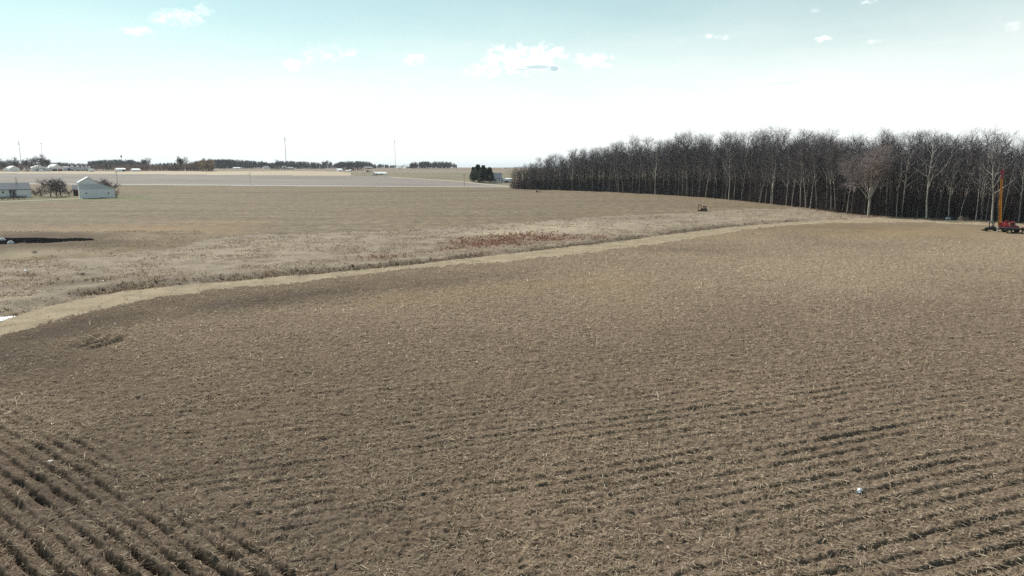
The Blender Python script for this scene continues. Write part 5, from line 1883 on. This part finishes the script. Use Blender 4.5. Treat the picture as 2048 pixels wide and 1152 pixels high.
def small_things():
    def patch(name, label, pts, mat, h, seed):
        c = P(*pts[0])
        w = [P(*q) - c for q in pts[1:]]
        n = len(w)
        vs = [(0, 0, h)]
        rnd = random.Random(seed)
        dense = []
        for i in range(n):
            a, b = w[i], w[(i + 1) % n]
            for k in range(5):
                q = a.lerp(b, k / 5)
                dense.append(q * (1 + rnd.uniform(-.10, .08)))
        ring = []
        for sc_, zz in ((.6, h), (.9, h * .7), (1.0, -.06)):
            ring.append([(q.x * sc_, q.y * sc_, zz + rnd.uniform(-.02, .02)) for q in dense])
        m = len(dense)
        for rg in ring:
            vs += rg
        fs = [(0, 1 + i, 1 + (i + 1) % m) for i in range(m)]
        for r in range(2):
            fs += [(1 + r * m + i, 1 + (r + 1) * m + i, 1 + (r + 1) * m + (i + 1) % m, 1 + r * m + (i + 1) % m) for i in range(m)]
        me = bpy.data.meshes.new(name)
        me.from_pydata(vs, [], fs)
        c.z = hz(c.x, c.y)
        return tag(link(name, me, mat, loc=c), label, 'snow patch')
    patch('snow_patch', 'largest patch of old snow, beside the grass path at the left edge', [(14, 632), (-12, 634), (-4, 630), (14, 629), (40, 625.5), (44, 627.5), (30, 632), (14, 636.5), (-8, 638)], M['snow'], .16, 1)
    patch('snow_patch', 'small sliver of snow in the meadow below the earth bank', [(50, 542), (45, 542.3), (50, 541.2), (55, 541.6), (52, 542.6)], M['snow'], .07, 2)
    patch('snow_patch', 'tiny bright snow speck in the meadow above the ditch', [(206.5, 562.5), (204, 563.1), (206.6, 561.8), (209, 561.6), (207, 563.2)], M['snow'], .06, 3)
    # plastic bag in the furrows
    p = P(1718, 985)
    p.z = hz(p.x, p.y) + .02
    t = thing('plastic_bag', 'crumpled white plastic bag lying in the furrows at the lower right', 'bag', p, .6)
    r = np.random.default_rng(4)
    nu, nv = 14, 8
    vs = []
    for i in range(nu):
        for j in range(nv):
            u, v = i / (nu - 1) - .5, j / (nv - 1) - .5
            vs.append((u * .34 + r.normal(0, .008), v * .16 + .04 * math.sin(u * 7) + r.normal(0, .008), .09 * math.cos(v * 3) * (1 - abs(u)) + r.normal(0, .018) + .02))
    fs = [(i * nv + j, (i + 1) * nv + j, (i + 1) * nv + j + 1, i * nv + j + 1) for i in range(nu - 1) for j in range(nv - 1)]
    me = bpy.data.meshes.new('film')
    me.from_pydata(vs, [], fs)
    o = link('film', me, M['snow'], t)
    o.modifiers.new('thickness', 'SOLIDIFY').thickness = .004
    MB().tube((.2, .03, .03), (.27, .06, .05), .012, .02, 8).build('knot', M['teal'], t)
    # stones
    for px, py, s, lab in [(1446, 959, .06, 'pale stone in the ploughed field left of the plastic bag'), (101, 927, .10, 'pale stone between the furrows at the lower left'),
                           (247, 613, .12, 'pale stone on the dark soil beside the grass path')]:
        p = P(px, py)
        p.z = hz(p.x, p.y) + s * .35
        q = MB()
        rr = random.Random(int(px))
        n = 9
        rings = [(0, -s * .6), (s * .8, -s * .4), (s, 0), (s * .75, s * .45), (0, s * .6)]
        vs, fs = [], []
        for (ra, z) in rings:
            for k in range(n):
                a = 2 * math.pi * k / n
                f = ra * (1 + rr.uniform(-.2, .2))
                vs.append((f * math.cos(a) * 1.3, f * math.sin(a), z))
        for i in range(4):
            for k in range(n):
                fs.append((i * n + k, i * n + (k + 1) % n, (i + 1) * n + (k + 1) % n, (i + 1) * n + k))
        q.add(vs, fs)
        o = q.build('stone', M['tan_stone'], None, loc=p)
        tag(o, lab, 'stone')
    px_tree('bush0', 71, 512, 498, 'small dark bush growing on the front slope of the earth bank', name='shrub', cat='shrub', sx=.7)
    px_tree('bush0', 166, 551, 544, 'dark weed clump in the meadow below the bank', name='shrub', cat='shrub', sx=1.2)
    px_tree('bush1', 1672, 424, 412, 'low reddish brush between the two spreading trees at the wood edge', name='shrub', cat='shrub', sx=1.8)


M['tan_stone'] = paint('pale stone', (0.50, 0.46, 0.40), 0.85, 0.15, 6)
small_things()


# ------------------------------------------------------------------ the air
def build_haze():
    m = bpy.data.materials.new('thin haze')
    m.use_nodes = True
    t = m.node_tree
    t.nodes.clear()
    v = t.nodes.new('ShaderNodeVolumePrincipled')
    v.inputs['Color'].default_value = (0.84, 0.92, 1.0, 1)
    v.inputs['Density'].default_value = HAZE
    v.inputs['Anisotropy'].default_value = 0.2
    o = t.nodes.new('ShaderNodeOutputMaterial')
    t.links.new(v.outputs[0], o.inputs['Volume'])
    b = MB().box(-31000, 31000, -31000, 31000, -4, 125).build('haze', m)
    tag(b, kind='stuff')


HAZE = 0.00006
build_haze()
